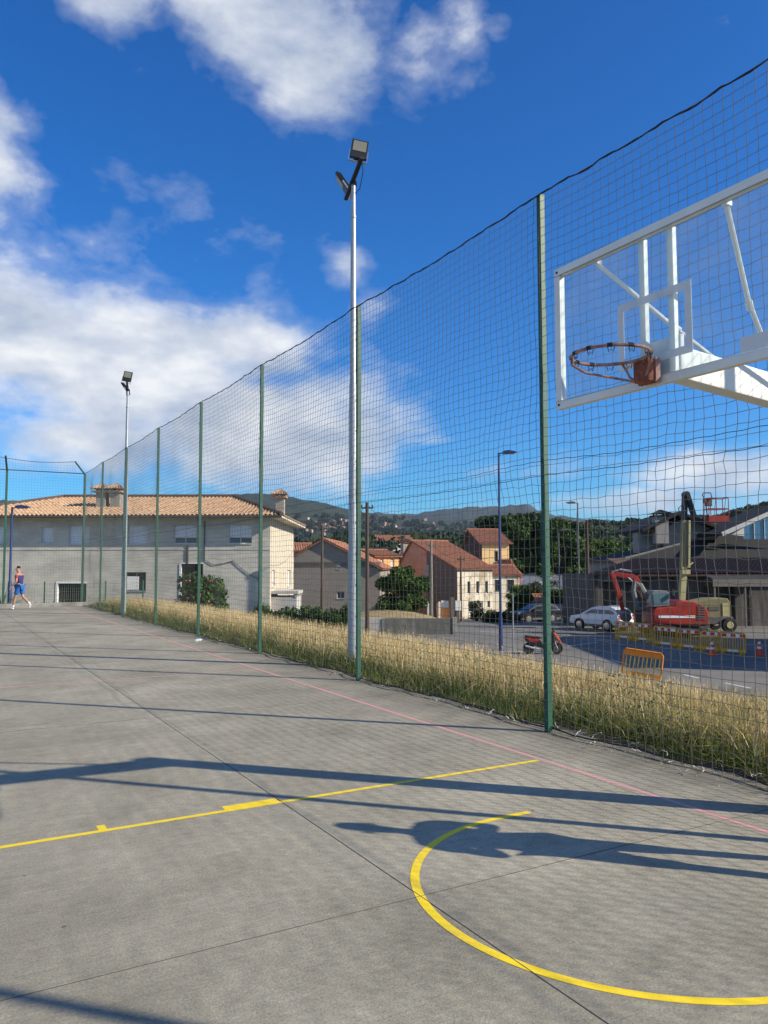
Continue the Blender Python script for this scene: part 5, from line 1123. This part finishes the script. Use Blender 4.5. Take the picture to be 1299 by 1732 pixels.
def person(label,loc,rz,J,top,shorts,hair,sleeve,cloth2=None,legm=None):
    """faces local +x. J: joints by name"""
    t=E('person',label,'person',loc,rz); V=Vector; g=lambda k:V(J[k])
    vs=[];es=[];rs=[];ix={}
    def add(k,p,r_,frm=None):
        ix[k]=len(vs); vs.append(tuple(p)); rs.append(r_)
        if frm is not None: es.append((ix[frm],ix[k]))
    pel,ch,nk,hd=g('pelvis'),g('chest'),g('neck'),g('head')
    add('pel',pel,(.125,.15)); add('bel',pel.lerp(ch,.5),(.11,.14),'pel'); add('ch',ch,(.12,.16),'bel'); add('nk0',nk,.062,'ch'); add('nk1',nk.lerp(hd,.45),.052,'nk0')
    f=(V((1,0,0)))
    add('hd0',hd+V((0,0,-.05)),(.078,.07),'nk1'); add('hd1',hd+V((0.0,0,.035)),(.098,.08),'hd0'); add('hd2',hd+V((-.01,0,.10)),(.06,.055),'hd1')
    for s,n_ in ((1,'l'),(-1,'r')):
        add(n_+'sh',g(n_+'sh'),.062,'ch'); add(n_+'ua',g(n_+'sh').lerp(g(n_+'el'),.45),.052,n_+'sh'); add(n_+'el',g(n_+'el'),.042,n_+'ua'); add(n_+'fa',g(n_+'el').lerp(g(n_+'wr'),.4),.040,n_+'el'); add(n_+'wr',g(n_+'wr'),.028,n_+'fa')
        d=(g(n_+'wr')-g(n_+'el')).normalized(); w0=g(n_+'wr'); sd_=d.cross(V((1,0,0)) if abs(d.x)<.8 else V((0,0,1))).normalized(); cu=d.cross(sd_)
        add(n_+'pa',w0+d*.05,(.034,.022),n_+'wr'); add(n_+'pb',w0+d*.085,(.036,.018),n_+'pa')
        for k,(o_,l_) in enumerate(((-.028,.075),(-.009,.088),(.010,.083),(.028,.066))):
            p=w0+d*.09+sd_*o_; add(f'{n_}f{k}a',p,.0095,n_+'pb'); add(f'{n_}f{k}b',p+d*l_*.5+cu*.012,.0085,f'{n_}f{k}a'); add(f'{n_}f{k}c',p+d*l_*.85+cu*.034,.0075,f'{n_}f{k}b')
        add(n_+'ta',w0+d*.045-sd_*.04+cu*.01,.011,n_+'pa'); add(n_+'tb',w0+d*.085-sd_*.055+cu*.02,.009,n_+'ta')
        add(n_+'hp',g(n_+'hp'),.095,'pel'); add(n_+'th',g(n_+'hp').lerp(g(n_+'kn'),.4),.082,n_+'hp'); add(n_+'kn',g(n_+'kn'),.055,n_+'th'); add(n_+'cf',g(n_+'kn').lerp(g(n_+'an'),.35),.057,n_+'kn'); add(n_+'an',g(n_+'an'),.036,n_+'cf')
    skin('body',vs,es,rs,SKN,t)
    # shirt, shorts, socks, shoes, hair
    def sub(names,ed,rr,nm,m_): 
        k={n:i for i,n in enumerate(names)}; return skin(nm,[vs[ix[n]] if n in ix else J[n] for n in names],[(k[a],k[c]) for a,c in ed],rr,m_,t)
    sh=sub(['pel','bel','ch','lsh','rsh','nk0'],[('pel','bel'),('bel','ch'),('ch','lsh'),('ch','rsh'),('ch','nk0')],[(.14,.155),(.135,.155),(.142,.18),.082,.082,.075],'shirt',top)
    if sleeve:
        for n_ in 'lr':
            a=g(n_+'sh'); c=a.lerp(g(n_+'el'),.62); skin('sleeve',[tuple(a),tuple(c)],[(0,1)],[.076,.070],cloth2 or top,sh)
    sk=[];
    hips=[tuple(pel+V((0,0,.02)))]; ee=[];rr=[(.14,.158)]
    for n_ in 'lr':
        k=len(hips); hips+= [tuple(g(n_+'hp')),tuple(g(n_+'hp').lerp(g(n_+'kn'),.45)),tuple(g(n_+'hp').lerp(g(n_+'kn'),legm or .82))]; ee+=[(0,k),(k,k+1),(k+1,k+2)]; rr+=[.108,.095,.088 if not legm else .07]
    skin('shorts' if not legm else 'trousers',hips,ee,rr,shorts,t)
    for n_ in 'lr':
        an=g(n_+'an'); kn=g(n_+'kn'); to=g(n_+'to'); he=an+(an-kn).normalized()*.035
        skin('sock',[tuple(an.lerp(kn,.30)),tuple(an)],[(0,1)],[.050,.046],mat('sock_white',(.75,.75,.73),.9),t)
        d=(to-an); d2=V((d.x,d.y,0)).normalized(); skin('shoe',[tuple(an-d2*.05+V((0,0,-.045))),tuple(an+V((0,0,-.03))+d2*.03),tuple(an.lerp(to,.6)+V((0,0,-.0))),tuple(to)],[(0,1),(1,2),(2,3)],[.045,.052,.043,.032],mat('shoe_pale',(.68,.67,.62),.7),t)
    skin('hair',[tuple(hd+V((-.035,0,.02))),tuple(hd+V((-.02,0,.095))),tuple(hd+V((.045,0,.125)))],[(0,1),(1,2)],[(.085,.086),(.09,.082),(.052,.06)],hair,t)
    # face
    b=MB(); hx_=hd+V((.088,0,.0)); b.tube([tuple(hx_+V((.0,0,.045))),tuple(hx_+V((.026,0,.0))),tuple(hx_+V((.008,0,-.008)))],[.008,.013,.010],6); fc=b.build('nose',SKN,t,smooth=True)
    for s in (-1,1):
        b=MB(); b.lathe([(0,-.004),(.011,-.002),(.009,.006),(0,.008)],tuple(hd+V((.086,s*.03,.042))),'x',8); b.build('eye',mat('eye_dark',(.04,.03,.025),.3),t)
        b=MB(); b.tube([tuple(hd+V((.0,s*.085,.035))),tuple(hd+V((-.004,s*.092,.01))),tuple(hd+V((.006,s*.085,-.02)))],[.011,.016,.009],6); b.build('ear',SKN,t,smooth=True)
    b=MB(); b.tube([tuple(hd+V((.080,-.022,-.045))),tuple(hd+V((.086,0,-.043))),tuple(hd+V((.080,.022,-.045)))],.005,5); b.build('mouth',mat('lips',(.30,.12,.09),.6),t)
    return t
JW=dict(pelvis=(0,0,.93),chest=(.03,0,1.28),neck=(.04,0,1.46),head=(.08,0,1.60),lsh=(.03,.19,1.40),lel=(-.02,.25,1.13),lwr=(.16,.26,.94),rsh=(.03,-.19,1.40),rel=(-.01,-.24,1.12),rwr=(.20,-.22,.98),
  lhp=(.0,.09,.90),lkn=(.12,.09,.49),lan=(.21,.09,.085),lto=(.36,.09,.03),rhp=(-.02,-.09,.90),rkn=(-.10,-.09,.50),ran=(-.42,-.09,.22),rto=(-.38,-.09,.05))
HAIRM=mat('hair_black',(.012,.010,.009),.7)
mp_=G(32,1031,0)
person('young man in maroon and navy top and blue shorts walking across the far court end',(mp_.x,mp_.y,0),-YAW+PI-.12,JW,mat('kit_navy',(.03,.035,.13),.8),mat('shorts_blue',(.02,.13,.42),.8),HAIRM,True,mat('kit_maroon',(.36,.02,.06),.8))
JB=dict(pelvis=(0,0,.95),chest=(.0,0,1.28),neck=(.0,0,1.46),head=(.03,0,1.62),lsh=(.0,.20,1.42),lel=(.0,.29,1.16),lwr=(.17,.04,1.15),rsh=(.0,-.20,1.42),rel=(.0,-.29,1.16),rwr=(.17,-.04,1.12),
  lhp=(0,.09,.92),lkn=(.02,.13,.50),lan=(.0,.17,.085),lto=(.15,.19,.03),rhp=(0,-.09,.92),rkn=(.02,-.13,.50),ran=(0,-.17,.085),rto=(.15,-.19,.03))
person('bystander in dark shirt with folded arms standing by the basketball stand',(4.60,2.65,0),rad(150),JB,mat('shirt_dark',(.03,.03,.035),.9),mat('trouser_grey',(.10,.10,.11),.9),HAIRM,True,None,.98)
# small clear bottle by the fence
p=G(336,1085,0); t=E('plastic_bottle','small clear plastic bottle lying at the foot of the fence','bottle',(p.x,p.y,.035),.6)
b=MB(); b.lathe([(0,-.12),(.033,-.12),(.035,-.05),(.03,0),(.035,.05),(.02,.10),(.012,.11),(.012,.13)],(0,0,0),'x',14); b.build('bottle_body',glassmat('bottle_plastic',haze=.45),t,smooth=True); b=MB(); b.lathe([(.014,.118),(.014,.138),(0,.138)],(0,0,0),'x',12); b.build('cap',mat('cap_blue',(.05,.2,.6),.5),t)
# ------------------------------------------------------------ house and tree added unseen beyond the right edge to shade the road
t=EC('road_shade_house','plain three storey rendered house added beyond the right edge of the view to shade the road','house',24.5,28,-2.45,2)
gable_house(t,9,12.5,-.3,8.6,1.8,CREAMW,TERR,'y',ops={'f':[(1.5,2.7,1,2.4),(6,7.2,1,2.4),(1.5,2.7,4,5.4),(6,7.2,4,5.4)],'l':[(2,3.2,1,2.4),(8,9.2,1,2.4),(2,3.2,4,5.4),(8,9.2,4,5.4)]})
tree('young tree added out of view beyond the right edge to shade the road',25,22.5,-2.5,6.5,4.5,'mid',201,n=5000,leaf=.2,trunk=.18,low=.3)
# ------------------------------------------------------------ haze
HZ=bpy.data.materials.new('haze_air'); HZ.use_nodes=True; nt=HZ.node_tree; nt.nodes.remove(nt.nodes['Principled BSDF'])
pv=ND(nt,'VolumePrincipled'); pv.inputs['Color'].default_value=(.62,.76,.95,1); pv.inputs['Density'].default_value=.00005; pv.inputs['Anisotropy'].default_value=.3
nt.links.new(pv.outputs[0],nt.nodes['Material Output'].inputs['Volume'])
b=MB(); b.box(-7500,7500,-7500,7500,-60,460); struct(b.build('haze',HZ),'stuff')
